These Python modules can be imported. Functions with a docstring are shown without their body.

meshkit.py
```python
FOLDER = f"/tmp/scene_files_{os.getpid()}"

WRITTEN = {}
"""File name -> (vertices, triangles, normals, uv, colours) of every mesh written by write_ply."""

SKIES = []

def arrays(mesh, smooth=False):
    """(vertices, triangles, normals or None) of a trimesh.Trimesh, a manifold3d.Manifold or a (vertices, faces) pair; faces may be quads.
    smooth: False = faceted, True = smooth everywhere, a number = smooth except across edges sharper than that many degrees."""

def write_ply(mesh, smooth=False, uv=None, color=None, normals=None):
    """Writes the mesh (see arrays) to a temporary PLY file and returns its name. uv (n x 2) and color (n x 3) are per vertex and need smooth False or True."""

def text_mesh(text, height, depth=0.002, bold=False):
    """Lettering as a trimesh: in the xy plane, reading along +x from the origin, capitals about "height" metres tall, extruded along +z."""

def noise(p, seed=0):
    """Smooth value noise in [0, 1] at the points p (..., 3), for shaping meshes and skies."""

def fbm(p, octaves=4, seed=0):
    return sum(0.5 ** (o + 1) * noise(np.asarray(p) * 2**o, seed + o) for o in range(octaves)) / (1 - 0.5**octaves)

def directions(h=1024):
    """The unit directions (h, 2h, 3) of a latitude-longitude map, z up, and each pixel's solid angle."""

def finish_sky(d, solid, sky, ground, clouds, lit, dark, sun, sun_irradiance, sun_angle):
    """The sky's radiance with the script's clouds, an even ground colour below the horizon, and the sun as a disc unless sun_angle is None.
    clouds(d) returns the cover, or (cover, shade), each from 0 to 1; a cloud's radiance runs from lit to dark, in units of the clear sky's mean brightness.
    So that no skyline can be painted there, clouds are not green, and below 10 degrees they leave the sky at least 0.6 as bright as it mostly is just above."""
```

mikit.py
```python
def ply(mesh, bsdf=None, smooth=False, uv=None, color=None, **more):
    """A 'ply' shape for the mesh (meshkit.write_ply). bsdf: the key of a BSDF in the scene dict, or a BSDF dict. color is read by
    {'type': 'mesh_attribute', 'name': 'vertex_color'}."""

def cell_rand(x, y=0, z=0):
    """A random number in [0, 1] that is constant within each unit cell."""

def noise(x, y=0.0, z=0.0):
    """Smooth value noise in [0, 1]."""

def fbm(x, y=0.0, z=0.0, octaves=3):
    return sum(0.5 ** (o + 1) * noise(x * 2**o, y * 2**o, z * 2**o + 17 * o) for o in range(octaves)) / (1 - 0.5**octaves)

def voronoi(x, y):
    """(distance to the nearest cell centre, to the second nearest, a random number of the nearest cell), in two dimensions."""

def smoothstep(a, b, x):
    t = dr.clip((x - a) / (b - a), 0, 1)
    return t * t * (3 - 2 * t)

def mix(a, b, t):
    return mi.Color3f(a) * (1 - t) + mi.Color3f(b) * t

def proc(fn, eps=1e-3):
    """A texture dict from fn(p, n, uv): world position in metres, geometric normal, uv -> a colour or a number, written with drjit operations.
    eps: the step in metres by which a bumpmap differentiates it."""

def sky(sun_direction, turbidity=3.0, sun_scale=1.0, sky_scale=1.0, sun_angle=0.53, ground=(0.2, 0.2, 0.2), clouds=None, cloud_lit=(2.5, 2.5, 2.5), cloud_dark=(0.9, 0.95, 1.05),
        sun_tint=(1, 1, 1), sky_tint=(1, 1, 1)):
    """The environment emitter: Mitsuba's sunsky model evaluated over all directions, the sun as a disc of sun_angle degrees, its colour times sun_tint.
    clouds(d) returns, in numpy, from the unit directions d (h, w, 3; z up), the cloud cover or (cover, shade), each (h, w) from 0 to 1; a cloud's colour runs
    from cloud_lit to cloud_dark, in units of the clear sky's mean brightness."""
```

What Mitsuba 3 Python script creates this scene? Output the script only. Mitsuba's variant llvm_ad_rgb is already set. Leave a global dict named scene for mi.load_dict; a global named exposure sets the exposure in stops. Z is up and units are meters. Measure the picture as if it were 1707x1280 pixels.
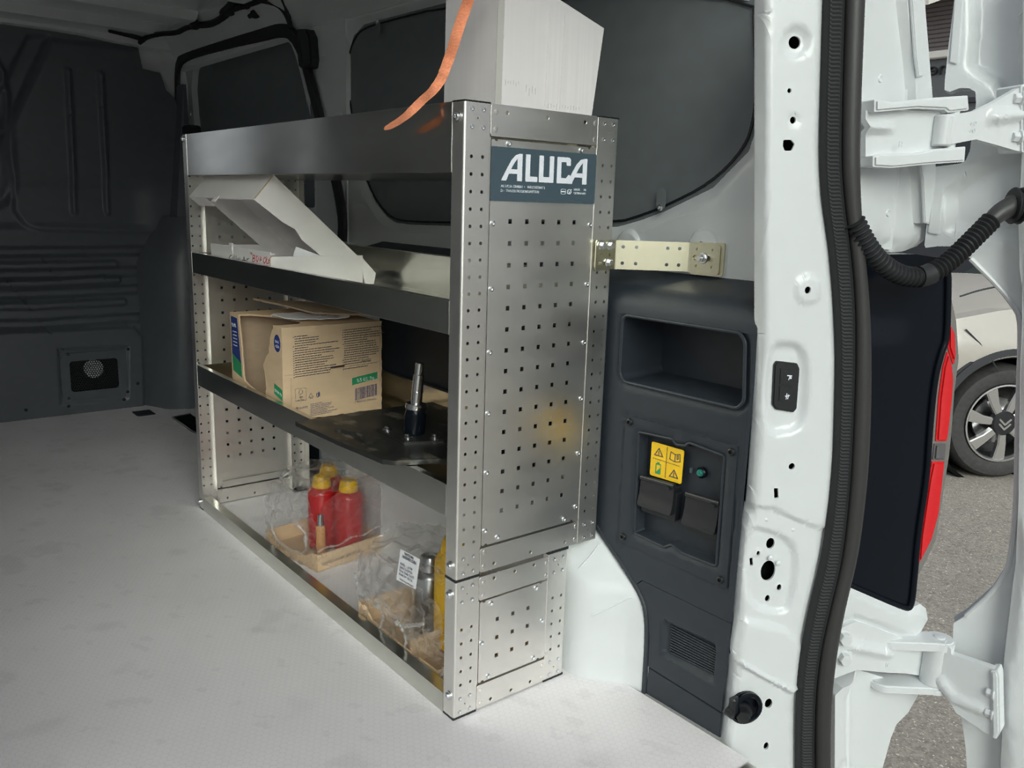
import math, random, os
import numpy as np, trimesh, mitsuba as mi, mikit, meshkit
import drjit as dr
import manifold3d as m3
from shapely.geometry import Polygon, LineString, Point, box as sbox
from shapely.ops import unary_union
from shapely import affinity
random.seed(7); RNG = np.random.default_rng(7)
T = mi.ScalarTransform4f
scene, labels = {'type': 'scene'}, {}

# ---------------------------------------------------------------- camera, sky, exposure
CAM = np.array([-0.70621, -0.98863, 0.81197])
FWD = np.array([0.61762, 0.75820, -0.20900]); DOWN = np.array([-0.10726, -0.18205, -0.97742])
scene['camera'] = {'type': 'perspective', 'fov': 2*math.degrees(math.atan(853.5/1415.32)), 'fov_axis': 'x', 'near_clip': 0.02, 'far_clip': 200.0,
    'to_world': T().look_at(origin=CAM.tolist(), target=(CAM+FWD).tolist(), up=(-DOWN).tolist())}
exposure = 1.5
def cloud_fn(d):
    n = meshkit.fbm(d*np.array([2.2, 2.2, 4.0])+3.1, 4, seed=3)
    return np.clip(0.88+0.8*(n-0.4), 0, 1), np.clip((n-0.45)*1.8, 0, 1)
scene['sky'] = mikit.sky((-0.48, -1.0, 0.55), turbidity=4.0, sun_scale=0.9, sun_tint=(0.70, 0.96, 1.36), sky_scale=1.0, sun_angle=40.0, ground=(0.25, 0.235, 0.215), clouds=cloud_fn,
    cloud_lit=(2.4, 2.52, 2.72), cloud_dark=(1.6, 1.68, 1.82))

# ---------------------------------------------------------------- frames (origin, u, v); n = u x v faces the viewer's side
FRAMES = {
    'EN': ((0,0,0), (1,0,0), (0,0,1)),
    'FR': ((0,0,0), (0,1,0), (0,0,1)),
    'BK': ((0,2.385,0), (1,0,0), (0,0,1)),
    'TR': ((0.308,0,0), (0,1,0), (0,0,1)),
    'WR': ((0.41,0,0), (0,1,0), (0,0,1)),
    'FW': ((0.4,0,0), (0,1,0), (0,0,1)),
    'FD': ((0.47,0,0), (0,1,0), (0,0,1)),
    'PI': ((0.3,-0.3,0), (0.85749,-0.5145,0), (0,0,1)),
    'EX': ((0.45,-0.332,0), (1,0,0), (0,0,1)),
    'LA': ((0.45,-0.34,0), (0.932,-0.36245,0), (0,0,1)),
    'AR': ((0.645,-0.44,0), (0.17007,-0.98543,0), (0,0,1)),
    'AU': ((0.55,-0.403,0), (0.87667,-0.4811,0), (0,0,1)),
    'DO': ((0.66,-0.38,0), (0.35998,-0.93296,0), (0,0,1)),
    'DR': ((0.62,-0.395,0), (0.35998,-0.93296,0), (0,0,1)),
    'FC': ((9,0,0), (0,1,0), (0,0,1)),
    'CA': ((4.2217,0.8067,-0.6), (0.81427,-0.58048,0), (0,0,1)),
    'CO': ((0.4,-0.37,0), (0.91532,-0.40274,0), (0,0,1)),
}
def frame(O, u, v=(0, 0, 1)):
    O, u, v = (np.array(a, float) for a in (O, u, v)); u /= np.linalg.norm(u); v /= np.linalg.norm(v)
    return O, u, v, np.cross(u, v)
FRAMES = {k: frame(*f) for k, f in FRAMES.items()}
def in_front(name):           # frames whose u x v points away from the viewer get their n turned round
    O, u, v, n = FRAMES[name]
    if n @ (CAM-O) < 0: FRAMES[name] = (O, u, v, -n)
for k in FRAMES: in_front(k)
def at(F, u, v, n=0.0):
    O, a, b, c = FRAMES[F] if isinstance(F, str) else F
    return O+a*u+b*v+c*n
def shifted(F, n):
    O, a, b, c = FRAMES[F] if isinstance(F, str) else F
    return (O+c*n, a, b, c)

# ---------------------------------------------------------------- mesh helpers
def tm(m):
    if isinstance(m, m3.Manifold):
        q = m.to_mesh(); return trimesh.Trimesh(np.array(q.vert_properties[:, :3], float), np.array(q.tri_verts), process=False)
    return m
def join(*ms): return trimesh.util.concatenate([tm(m) for m in ms])
def to_frame(m, F):
    O, u, v, n = FRAMES[F] if isinstance(F, str) else F
    m = tm(m).copy(); A = np.stack([u, v, n], 1)
    m.vertices = m.vertices @ A.T + O
    if np.linalg.det(A) < 0: m.faces = m.faces[:, ::-1]
    return m
def polys(p):
    return [g for g in getattr(p, 'geoms', [p]) if g.geom_type == 'Polygon' and g.area > 1e-9]
def ccs(p):
    rings = []
    for g in polys(p):
        g = g.simplify(1e-5)
        rings.append(np.array(g.exterior.coords)[:-1]); rings += [np.array(h.coords)[:-1] for h in g.interiors]
    return m3.CrossSection(rings, m3.FillRule.EvenOdd)
def P(pts): return Polygon(pts).buffer(0)
def sm(pts, k=2, closed=True):   # Chaikin corner cutting
    p = np.array(pts, float)
    for _ in range(k):
        if closed: q = np.roll(p, -1, 0); p = np.stack([.75*p+.25*q, .25*p+.75*q], 1).reshape(-1, p.shape[1])
        else:
            a, b = p[:-1], p[1:]; p = np.vstack([p[:1], np.stack([.75*a+.25*b, .25*a+.75*b], 1).reshape(-1, p.shape[1]), p[-1:]])
    return p
def rnd(p, r, q=6): return p.buffer(-r, quad_segs=q).buffer(2*r, quad_segs=q).buffer(-r, quad_segs=q)
def rbox2(cx, cy, w, h, r): return sbox(cx-w/2+r, cy-h/2+r, cx+w/2-r, cy+h/2-r).buffer(r, quad_segs=6)
def plate(F, poly, t=.002, top=0.0, refine=None, h=None, bev=0):
    """Sheet of shape poly in frame F, from top-t to top along n; refined and pushed by h(u, v)."""
    if bev:
        m = m3.Manifold.extrude(ccs(poly), t-bev)
        q = polys(poly.buffer(-bev))
        parts = [tm(m)]
        a = m3.Manifold.extrude(ccs(poly.buffer(-bev)), t)
        b = m3.Manifold.extrude(ccs(poly), t-bev)
        m = a+b
    else: m = m3.Manifold.extrude(ccs(poly), t)
    m = m.translate((0, 0, top-t))
    if refine: m = m.refine_to_length(refine)
    if h is not None:
        def w(p):
            p = np.array(p); p[:, 2] += h(p[:, 0], p[:, 1]); return p
        m = m.warp_batch(w)
    return to_frame(m, F)
def ss(a, b, x):
    t = np.clip((np.asarray(x)-a)/(b-a), 0, 1); return t*t*(3-2*t)
def sdbox(u, v, cx, cy, w, h, r=0.0):
    qx, qy = np.abs(u-cx)-w/2+r, np.abs(v-cy)-h/2+r
    return np.hypot(np.maximum(qx, 0), np.maximum(qy, 0))+np.minimum(np.maximum(qx, qy), 0)-r
def sdpoly(u, v, pts):           # signed distance to a polygon, negative inside
    p = np.array(pts, float); u = np.asarray(u); d = np.full(u.shape, 9.0); ins = np.zeros(u.shape, bool)
    for a, b in zip(p, np.roll(p, -1, 0)):
        e = b-a; t = np.clip(((u-a[0])*e[0]+(v-a[1])*e[1])/(e@e+1e-12), 0, 1)
        d = np.minimum(d, np.hypot(u-a[0]-t*e[0], v-a[1]-t*e[1]))
        c = ((a[1] > v) != (b[1] > v)) & (u < (b[0]-a[0])*(v-a[1])/(b[1]-a[1]+1e-15)+a[0]); ins ^= c
    return np.where(ins, -d, d)
def sdline(u, v, pts):
    p = np.array(pts, float); d = np.full(np.shape(u), 9.0)
    for a, b in zip(p[:-1], p[1:]):
        e = b-a; t = np.clip(((u-a[0])*e[0]+(v-a[1])*e[1])/(e@e+1e-12), 0, 1)
        d = np.minimum(d, np.hypot(u-a[0]-t*e[0], v-a[1]-t*e[1]))
    return d
def bx(x0, x1, y0, y1, z0, z1, c=0.0):
    if not c: return tm(m3.Manifold.cube((x1-x0, y1-y0, z1-z0)).translate((x0, y0, z0)))
    pts = []
    for i in (0, 1):
        for j in (0, 1):
            for k in (0, 1):
                p = np.array([(x0, x1)[i], (y0, y1)[j], (z0, z1)[k]]); s = np.array([1-2*i, 1-2*j, 1-2*k])*c
                for ax in range(3):
                    q = p+s; q[ax] = p[ax]; pts.append(q)
    return tm(m3.Manifold.hull_points(np.array(pts)))
def basis(d):
    d = np.array(d, float); d /= np.linalg.norm(d)
    a = np.cross(d, [0, 0, 1.0] if abs(d[2]) < .9 else [1.0, 0, 0]); a /= np.linalg.norm(a)
    return a, np.cross(d, a), d
def lathe(prof, base=(0, 0, 0), d=(0, 0, 1), seg=24, cap=True):
    """prof: (r, height) from start to end, turned about the axis d through base."""
    a, b, c = basis(d); prof = np.array(prof, float); th = np.arange(seg)/seg*2*np.pi
    r, z = prof[:, 0], prof[:, 1]
    v = (np.array(base)+z[:, None, None]*c+r[:, None, None]*(np.cos(th)[None, :, None]*a+np.sin(th)[None, :, None]*b)).reshape(-1, 3)
    i, j = np.meshgrid(np.arange(len(prof)-1), np.arange(seg), indexing='ij')
    q = np.stack([i*seg+j, i*seg+(j+1) % seg, (i+1)*seg+(j+1) % seg, (i+1)*seg+j], -1).reshape(-1, 4)
    f = np.vstack([q[:, [0, 1, 2]], q[:, [0, 2, 3]]])
    if cap:
        n = len(v); v = np.vstack([v, np.array(base)+c*z[0], np.array(base)+c*z[-1]]); j = np.arange(seg); k = (len(prof)-1)*seg
        f = np.vstack([f, np.stack([np.full(seg, n), (j+1) % seg, j], 1), np.stack([np.full(seg, n+1), k+j, k+(j+1) % seg], 1)])
    return trimesh.Trimesh(v, f, process=False)
def cyl(p0, p1, r, r2=None, seg=16, c=0.0):
    p0, p1 = np.array(p0, float), np.array(p1, float); L = np.linalg.norm(p1-p0); r2 = r if r2 is None else r2
    pr = [(r-c, 0), (r, c), (r2, L-c), (r2-c, L)] if c else [(r, 0), (r2, L)]
    return lathe(pr, p0, p1-p0, seg)
def sweep(path, prof, up=None, closed=False, scale=None, cap=True):
    """Sweeps the 2D profile along path; up: a fixed vector (the profile's second axis leans to it), else parallel transport."""
    p = np.array(path, float); prof = np.array(prof, float); n, k = len(p), len(prof)
    t = (np.roll(p, -1, 0)-np.roll(p, 1, 0)) if closed else np.gradient(p, axis=0)
    t /= np.linalg.norm(t, axis=1, keepdims=True)+1e-12
    A, B = np.zeros_like(p), np.zeros_like(p)
    if up is not None:
        ups = np.broadcast_to(np.array(up, float), p.shape)
        A = np.cross(t, ups); A /= np.linalg.norm(A, axis=1, keepdims=True); B = np.cross(A, t)
    else:
        a = basis(t[0])[0]
        for i in range(n):
            a = a-(a@t[i])*t[i]; a /= np.linalg.norm(a); A[i], B[i] = a, np.cross(t[i], a)
    s = np.ones(n) if scale is None else np.asarray(scale, float)
    v = (p[:, None]+s[:, None, None]*(prof[None, :, :1]*A[:, None]+prof[None, :, 1:]*B[:, None])).reshape(-1, 3)
    m = n if closed else n-1
    i, j = np.meshgrid(np.arange(m), np.arange(k), indexing='ij'); i2 = (i+1) % n
    q = np.stack([i*k+j, i*k+(j+1) % k, i2*k+(j+1) % k, i2*k+j], -1).reshape(-1, 4)
    f = np.vstack([q[:, [0, 1, 2]], q[:, [0, 2, 3]]])
    if cap and not closed:
        c = len(v); v = np.vstack([v, p[0], p[-1]]); j = np.arange(k)
        f = np.vstack([f, np.stack([np.full(k, c), (j+1) % k, j], 1), np.stack([np.full(k, c+1), (n-1)*k+j, (n-1)*k+(j+1) % k], 1)])
    mesh = trimesh.Trimesh(v, f, process=False)
    if mesh.volume < 0: mesh.faces = mesh.faces[:, ::-1]
    return mesh
def circ(r, k=10): th = np.arange(k)/k*2*np.pi; return np.stack([r*np.cos(th), r*np.sin(th)], 1)
def tube(path, r, k=8, smooth=2, **kw): return sweep(sm(path, smooth, False) if smooth else path, circ(r, k), **kw)
def loft(rings, cap=True):
    r = np.array(rings, float); n, k = r.shape[:2]; v = r.reshape(-1, 3)
    i, j = np.meshgrid(np.arange(n-1), np.arange(k), indexing='ij')
    q = np.stack([i*k+j, i*k+(j+1) % k, (i+1)*k+(j+1) % k, (i+1)*k+j], -1).reshape(-1, 4)
    f = np.vstack([q[:, [0, 1, 2]], q[:, [0, 2, 3]]])
    if cap:
        c = len(v); v = np.vstack([v, r[0].mean(0), r[-1].mean(0)]); j = np.arange(k)
        f = np.vstack([f, np.stack([np.full(k, c), (j+1) % k, j], 1), np.stack([np.full(k, c+1), (n-1)*k+j, (n-1)*k+(j+1) % k], 1)])
    m = trimesh.Trimesh(v, f, process=False)
    if m.volume < 0: m.faces = m.faces[:, ::-1]
    return m
def grid(fn, nu, nv, t=0.0):
    """Sheet from fn(s, r) on [0,1]^2 with a thickness t (0: single sheet)."""
    s, r = np.meshgrid(np.linspace(0, 1, nu), np.linspace(0, 1, nv), indexing='ij'); v = fn(s, r).reshape(-1, 3)
    i, j = np.meshgrid(np.arange(nu-1), np.arange(nv-1), indexing='ij')
    q = np.stack([i*nv+j, (i+1)*nv+j, (i+1)*nv+j+1, i*nv+j+1], -1).reshape(-1, 4)
    f = np.vstack([q[:, [0, 1, 2]], q[:, [0, 2, 3]]]); m = trimesh.Trimesh(v, f, process=False)
    if not t: return m
    n = m.vertex_normals; N = len(v); e = np.vstack([np.stack([np.arange(nv-1), np.arange(1, nv)], 1), np.stack([(nu-1)*nv+np.arange(1, nv), (nu-1)*nv+np.arange(nv-1)], 1),
        np.stack([np.arange(1, nu)*nv, np.arange(nu-1)*nv], 1), np.stack([np.arange(nu-1)*nv+nv-1, np.arange(1, nu)*nv+nv-1], 1)])
    ff = np.vstack([f, f[:, ::-1]+N, np.stack([e[:, 1], e[:, 0], e[:, 0]+N], 1), np.stack([e[:, 1], e[:, 0]+N, e[:, 1]+N], 1)])
    return trimesh.Trimesh(np.vstack([v, v-n*t]), ff, process=False)
def cloth(F, poly, amp, step, freq, seed=0, t=.0004, base=None):
    """Crumpled film: the outline poly in frame F, refined and pushed about by noise."""
    m = m3.Manifold.extrude(ccs(poly), t).refine_to_length(step)
    def w(p):
        p = np.array(p); q = np.stack([p[:, 0], p[:, 1], 0*p[:, 0]], 1)*freq
        p[:, 2] += amp*(2*meshkit.fbm(q, 3, seed)-1)+(base(p[:, 0], p[:, 1]) if base else 0); return p
    keep = tm(m); top_ = (np.abs(keep.vertices[:, 2]-t) < 1e-7); f = keep.faces[top_[keep.faces].all(1)]
    u_, f = np.unique(f, return_inverse=True); out = trimesh.Trimesh(w(keep.vertices[u_]), f.reshape(-1, 3), process=False)
    return to_frame(out, F)
def hexhead(p, d, r, h, washer=True):
    a, b, c = basis(d); p = np.array(p, float)
    m = lathe([(r*.9, 0), (r, h*.15), (r, h*.85), (r*.86, h)], p+(c*h*.25 if washer else 0), c, 6)
    return join(lathe([(r*1.35, 0), (r*1.4, h*.1), (r*1.3, h*.28)], p, c, 20), m) if washer else m
def screwhead(p, d, r, h, recess=.45):
    pr = [(r, 0), (r, h*.35), (r*.86, h*.8), (r*recess, h), (r*recess*.92, h*.35), (0.0001, h*.3)]
    return lathe(pr, p, d, 16)
def text(F, s, u, v, height, n=0.0, depth=.0004, bold=False, width=None, rot=0, mirror=False):
    m = meshkit.text_mesh(s, height, depth, bold); m.vertices -= np.array([m.bounds[0][0], 0, 0])
    if width: m.vertices[:, 0] *= width/m.bounds[1][0]
    if mirror: m.vertices[:, 0] *= -1; m.vertices[:, 0] -= m.bounds[0][0]; m.faces = m.faces[:, ::-1]
    O, a, b, c = FRAMES[F] if isinstance(F, str) else F
    base = O+a*u+b*v+c*n
    if np.cross(a, b) @ c < 0: a = -a             # reads left to right for the viewer
    if rot: a, b = a*math.cos(rot)+b*math.sin(rot), b*math.cos(rot)-a*math.sin(rot)
    return to_frame(m, (base, a, b, c))

# ---------------------------------------------------------------- scene entries
def numbered(k):
    if k not in scene and k not in labels and not any(q.startswith(k+'__') for q in scene): return k
    i = 1
    while True:
        q = '%s_%03d' % (k, i)
        if q not in scene and q not in labels and not any(s.startswith(q+'__') for s in scene): return q
        i += 1
def obj(name, mesh, mat, parent=None, smooth=30, label=None, kind=None, **kw):
    k = numbered((parent+'__' if parent else '')+name)
    scene[k] = mesh if isinstance(mesh, dict) else mikit.ply(tm(mesh), mat, smooth=smooth, **kw)
    if label or kind:
        labels[k] = {}
        if label: labels[k]['label'] = label
        if kind: labels[k]['kind'] = kind
    return k
def thing(name, label, cat, group=None):
    k = numbered(name); labels[k] = {'label': label, 'category': cat}
    if group: labels[k]['group'] = group
    return k
def struct(name, mesh=None, mat=None, label=None, smooth=30, cat=None):
    k = name
    if mesh is not None: scene[k] = mikit.ply(tm(mesh), mat, smooth=smooth)
    labels[k] = {'kind': 'structure'}
    if label: labels[k]['label'] = label
    if cat: labels[k]['category'] = cat
    return k
def tag(k, label, cat, group=None):
    labels[k] = {'label': label, 'category': cat}
    if group: labels[k]['group'] = group
    return k

# ---------------------------------------------------------------- materials
noise, fbm, smoothstep, mix = mikit.noise, mikit.fbm, mikit.smoothstep, mikit.mix
def mat(name, color, rough=.5, metal=0.0, bump=None, two=True, **kw):
    c = color if isinstance(color, dict) else {'type': 'rgb', 'value': list(color)}
    r = rough if isinstance(rough, dict) else float(rough)
    b = {'type': 'principled', 'base_color': c, 'roughness': r, 'metallic': float(metal), **kw}
    if bump: b = {'type': 'bumpmap', 'arbitrary': bump[0], 'scale': bump[1], 'bsdf': b}
    scene[name] = {'type': 'twosided', 'bsdf': b} if two else b
    return name
mat('m_white_paint', mikit.proc(lambda p, n, uv: mi.Color3f(.61, .632, .638)*(.985+.03*noise(p.x*7, p.y*7, p.z*5))), .24, clearcoat=.5, clearcoat_gloss=.9, specular=.5)
mat('m_grey_board', mikit.proc(lambda p, n, uv: mi.Color3f(.15, .168, .175)*(.95+.1*noise(p.x*40, p.y*40, p.z*40))), .62, specular=.35)
grain = mikit.proc(lambda p, n, uv: noise(p.x*900, p.y*900, p.z*900), 4e-4)
mat('m_trim', mikit.proc(lambda p, n, uv: mi.Color3f(.018, .0235, .0315)*(.93+.14*noise(p.x*60, p.y*60, p.z*60))), .50, bump=(grain, 3e-4), specular=.45)
mat('m_trim_dark', (.012, .014, .017), .5, specular=.4)
mat('m_black', (.010, .011, .013), .42, specular=.5)
mat('m_black_gloss', (.004, .006, .010), .2, specular=.22)
mat('m_rubber', (.017, .018, .020), .55, specular=.4)
mat('m_rubber_smooth', (.032, .032, .031), .42, specular=.5)
mat('m_bulkhead', mikit.proc(lambda p, n, uv: mi.Color3f(.100, .111, .124)*(.94+.12*noise(p.x*50, p.y*50, p.z*50))), .30, bump=(grain, 2.5e-4), specular=.5)
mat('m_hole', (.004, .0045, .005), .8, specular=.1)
def alu_col(p, n, uv):
    k = fbm(p.x*5+3, p.y*5, p.z*9, octaves=3)
    sp = smoothstep(.80, .86, noise(p.x*420, p.y*420, p.z*420))*smoothstep(.42, .68, fbm(p.x*9, p.y*9+7, p.z*7))*smoothstep(.02, -.02, p.y)
    yel = dr.exp(-(dr.square((p.x-.2)/.035)+dr.square((p.z-.475)/.03)))*smoothstep(.01, -.005, p.y)*smoothstep(.45, .6, noise(p.x*120, p.y*9, p.z*120)+.25)
    c = mi.Color3f(.93, .91, .865)*(.94+.10*k)
    c = mix(c, mi.Color3f(.80, .56, .10), yel*.45)
    return mix(c, mi.Color3f(.86, .86, .84), sp*.55)
def alu_rough(p, n, uv): return .34+.08*fbm(p.x*14, p.y*14, p.z*30, octaves=2)
brushed = mikit.proc(lambda p, n, uv: noise(p.x*90, p.y*60, p.z*1800), 5e-4)
mat('m_alu', mikit.proc(alu_col), mikit.proc(alu_rough), 1.0)
def rail_col(p, n, uv): return mi.Color3f(.62, .62, .57)*(.9+.2*fbm(p.x*8, p.y*6, p.z*20))
mat('m_alu_rail', mikit.proc(rail_col), mikit.proc(lambda p, n, uv: .11+.12*fbm(p.x*9, p.y*5+2, p.z*12)), 1.0)
mat('m_zinc', (.80, .82, .83), .2, 1.0)
mat('m_zinc_yellow', mikit.proc(lambda p, n, uv: mi.Color3f(.70, .67, .50)*(.92+.16*fbm(p.x*20, p.y*20, p.z*20))), .3, 1.0)
mat('m_chrome', (.82, .83, .84), .08, 1.0)
mat('m_sign', (.055, .085, .105), .35, specular=.4)
mat('m_letter', (.72, .74, .80), .4)
mat('m_carton_white', mikit.proc(lambda p, n, uv: mi.Color3f(.76, .73, .735)*(.95+.08*noise(p.x*300, p.y*300, p.z*3)*noise(p.x*8, p.y*8, p.z*8))), .8, specular=.2)
mat('m_card_white', mikit.proc(lambda p, n, uv: mi.Color3f(.80, .77, .75)*(.95+.08*fbm(p.x*15, p.y*15, p.z*15))), .7, specular=.25)
mat('m_tape', (.50, .49, .46), .3, specular=.5)
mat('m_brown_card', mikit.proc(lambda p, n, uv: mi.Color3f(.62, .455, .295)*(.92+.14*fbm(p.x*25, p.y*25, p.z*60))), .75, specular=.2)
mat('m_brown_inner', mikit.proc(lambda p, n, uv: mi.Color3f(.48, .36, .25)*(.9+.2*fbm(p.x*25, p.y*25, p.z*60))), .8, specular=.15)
mat('m_ink_dark', (.05, .045, .07), .6)
mat('m_ink_purple', (.085, .07, .14), .6)
mat('m_ink_blue', (.05, .06, .20), .6)
mat('m_ink_red', (.45, .05, .06), .6)
mat('m_label_green', (.03, .27, .115), .5)
mat('m_label_blue', (.025, .045, .19), .5)
mat('m_label_white', (.78, .78, .80), .5)
mat('m_label_yellow', (.86, .53, .012), .4)
mat('m_green_lens', (.02, .16, .13), .12)
mat('m_strap', mikit.proc(lambda p, n, uv: mi.Color3f(.90, .33, .18)*(.85+.3*noise(p.x*500, p.y*500, p.z*500))), .9, sheen=1.0, specular=.1)
mat('m_can_red', (.42, .012, .015), .22, specular=.5, clearcoat=.6)
mat('m_can_yellow', (.72, .42, .02), .3, specular=.5)
mat('m_can_grey', (.45, .46, .47), .25, 1.0)
mat('m_can_wood', (.55, .27, .10), .5)
mat('m_plate_black', mikit.proc(lambda p, n, uv: mix(mi.Color3f(.016, .017, .016), mi.Color3f(.16, .14, .11), smoothstep(.60, .80, fbm(p.x*45, p.y*22, p.z*30, octaves=4))*.55)),
    mikit.proc(lambda p, n, uv: .22+.3*fbm(p.x*30, p.y*30, p.z*30)), specular=.6)
def floor_col(p, n, uv):
    s = .0115; x, y = p.x/s, p.y/(s*1.7320508)
    def cen(ox, oy):
        gx, gy = (x-ox)-dr.floor(x-ox)-.5, ((y-oy)-dr.floor(y-oy)-.5)*1.7320508
        return dr.maximum(dr.abs(gx), dr.abs(gx)*.5+dr.abs(gy)*.8660254)
    e = dr.minimum(cen(0, 0), cen(.5, .5))
    line = smoothstep(.435, .49, e)
    d = fbm(p.x*3+9, p.y*3, octaves=4); sp = smoothstep(.62, .8, fbm(p.x*11, p.y*11+4, octaves=3))
    scuff = smoothstep(.68, .76, fbm(p.x*34+p.y*12, p.y*26-p.x*6, octaves=3))
    c = mi.Color3f(.68, .655, .668)*(.90+.2*d)
    c = c*(1-.10*line)*(1-.09*sp)*(1-.06*scuff)
    return c
mat('m_floor', mikit.proc(floor_col), .50, specular=.45)
mat('m_asphalt', mikit.proc(lambda p, n, uv: mi.Color3f(.30, .275, .24)*(.50+.45*noise(p.x*170, p.y*170)+.25*noise(p.x*70, p.y*70)+1.1*smoothstep(.82, .93, noise(p.x*190+5, p.y*190))+.25*fbm(p.x*2, p.y*2))),
    .75, bump=(mikit.proc(lambda p, n, uv: noise(p.x*170, p.y*170), 2e-3), .0016), specular=.3)
mat('m_red_lens', (.62, .012, .016), .10, specular=.6, clearcoat=1.0)
mat('m_lamp_grey', (.12, .115, .12), .2)
mat('m_lamp_clear', (.17, .16, .15), .08, specular=.9, clearcoat=1.0)
mat('m_car_paint', (.47, .44, .395), .2, clearcoat=1.0, specular=.6)
mat('m_car_black', (.035, .037, .042), .55)
mat('m_tyre', mikit.proc(lambda p, n, uv: mi.Color3f(.045, .044, .043)*(.8+.4*noise(p.x*60, p.y*60, p.z*60))), .7)
mat('m_alloy', (.72, .71, .70), .18, .9)
mat('m_alloy_dark', (.018, .018, .02), .35)
mat('m_car_glass', (.03, .05, .045), .05, specular=1.0)
mat('m_facade', (.15, .13, .135), .6)
mat('m_facade_light', (.72, .70, .65), .5)
mat('m_facade_glass', (.10, .105, .108), .15, specular=.6)
mat('m_facade_dark', (.03, .033, .04), .4)
mat('m_facade_letter', (.012, .013, .016), .5)
mat('m_blue_item', (.02, .09, .25), .4)
mat('m_bag', (.80, .80, .82), .35, specular=.5)
scene['m_film'] = {'type': 'blendbsdf', 'weight': .05, 'a': {'type': 'thindielectric', 'int_ior': 1.5},
    'b': {'type': 'principledthin', 'base_color': {'type': 'rgb', 'value': [.85, .86, .86]}, 'roughness': .25, 'diff_trans': 1.2, 'spec_trans': 0.0}}
scene['m_film_rope'] = {'type': 'blendbsdf', 'weight': .22, 'a': {'type': 'thindielectric', 'int_ior': 1.5},
    'b': {'type': 'principledthin', 'base_color': {'type': 'rgb', 'value': [.85, .86, .86]}, 'roughness': .2, 'diff_trans': 1.2, 'spec_trans': 0.0}}
scene['m_window_glass'] = {'type': 'thindielectric', 'int_ior': 1.5}

# ================================================================ the setting: cargo space of a van
struct('floor', join(bx(-1.02, .305, -.345, 2.40, -.018, 0), bx(.305, .435, .78, 2.40, -.018, 0)), 'm_floor', 'grey load floor with a fine hexagon pattern', False)
obj('floor_edge', bx(-1.02, .30, -.375, -.345, -.05, .002, .004), 'm_alu_rail', 'floor')
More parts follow.
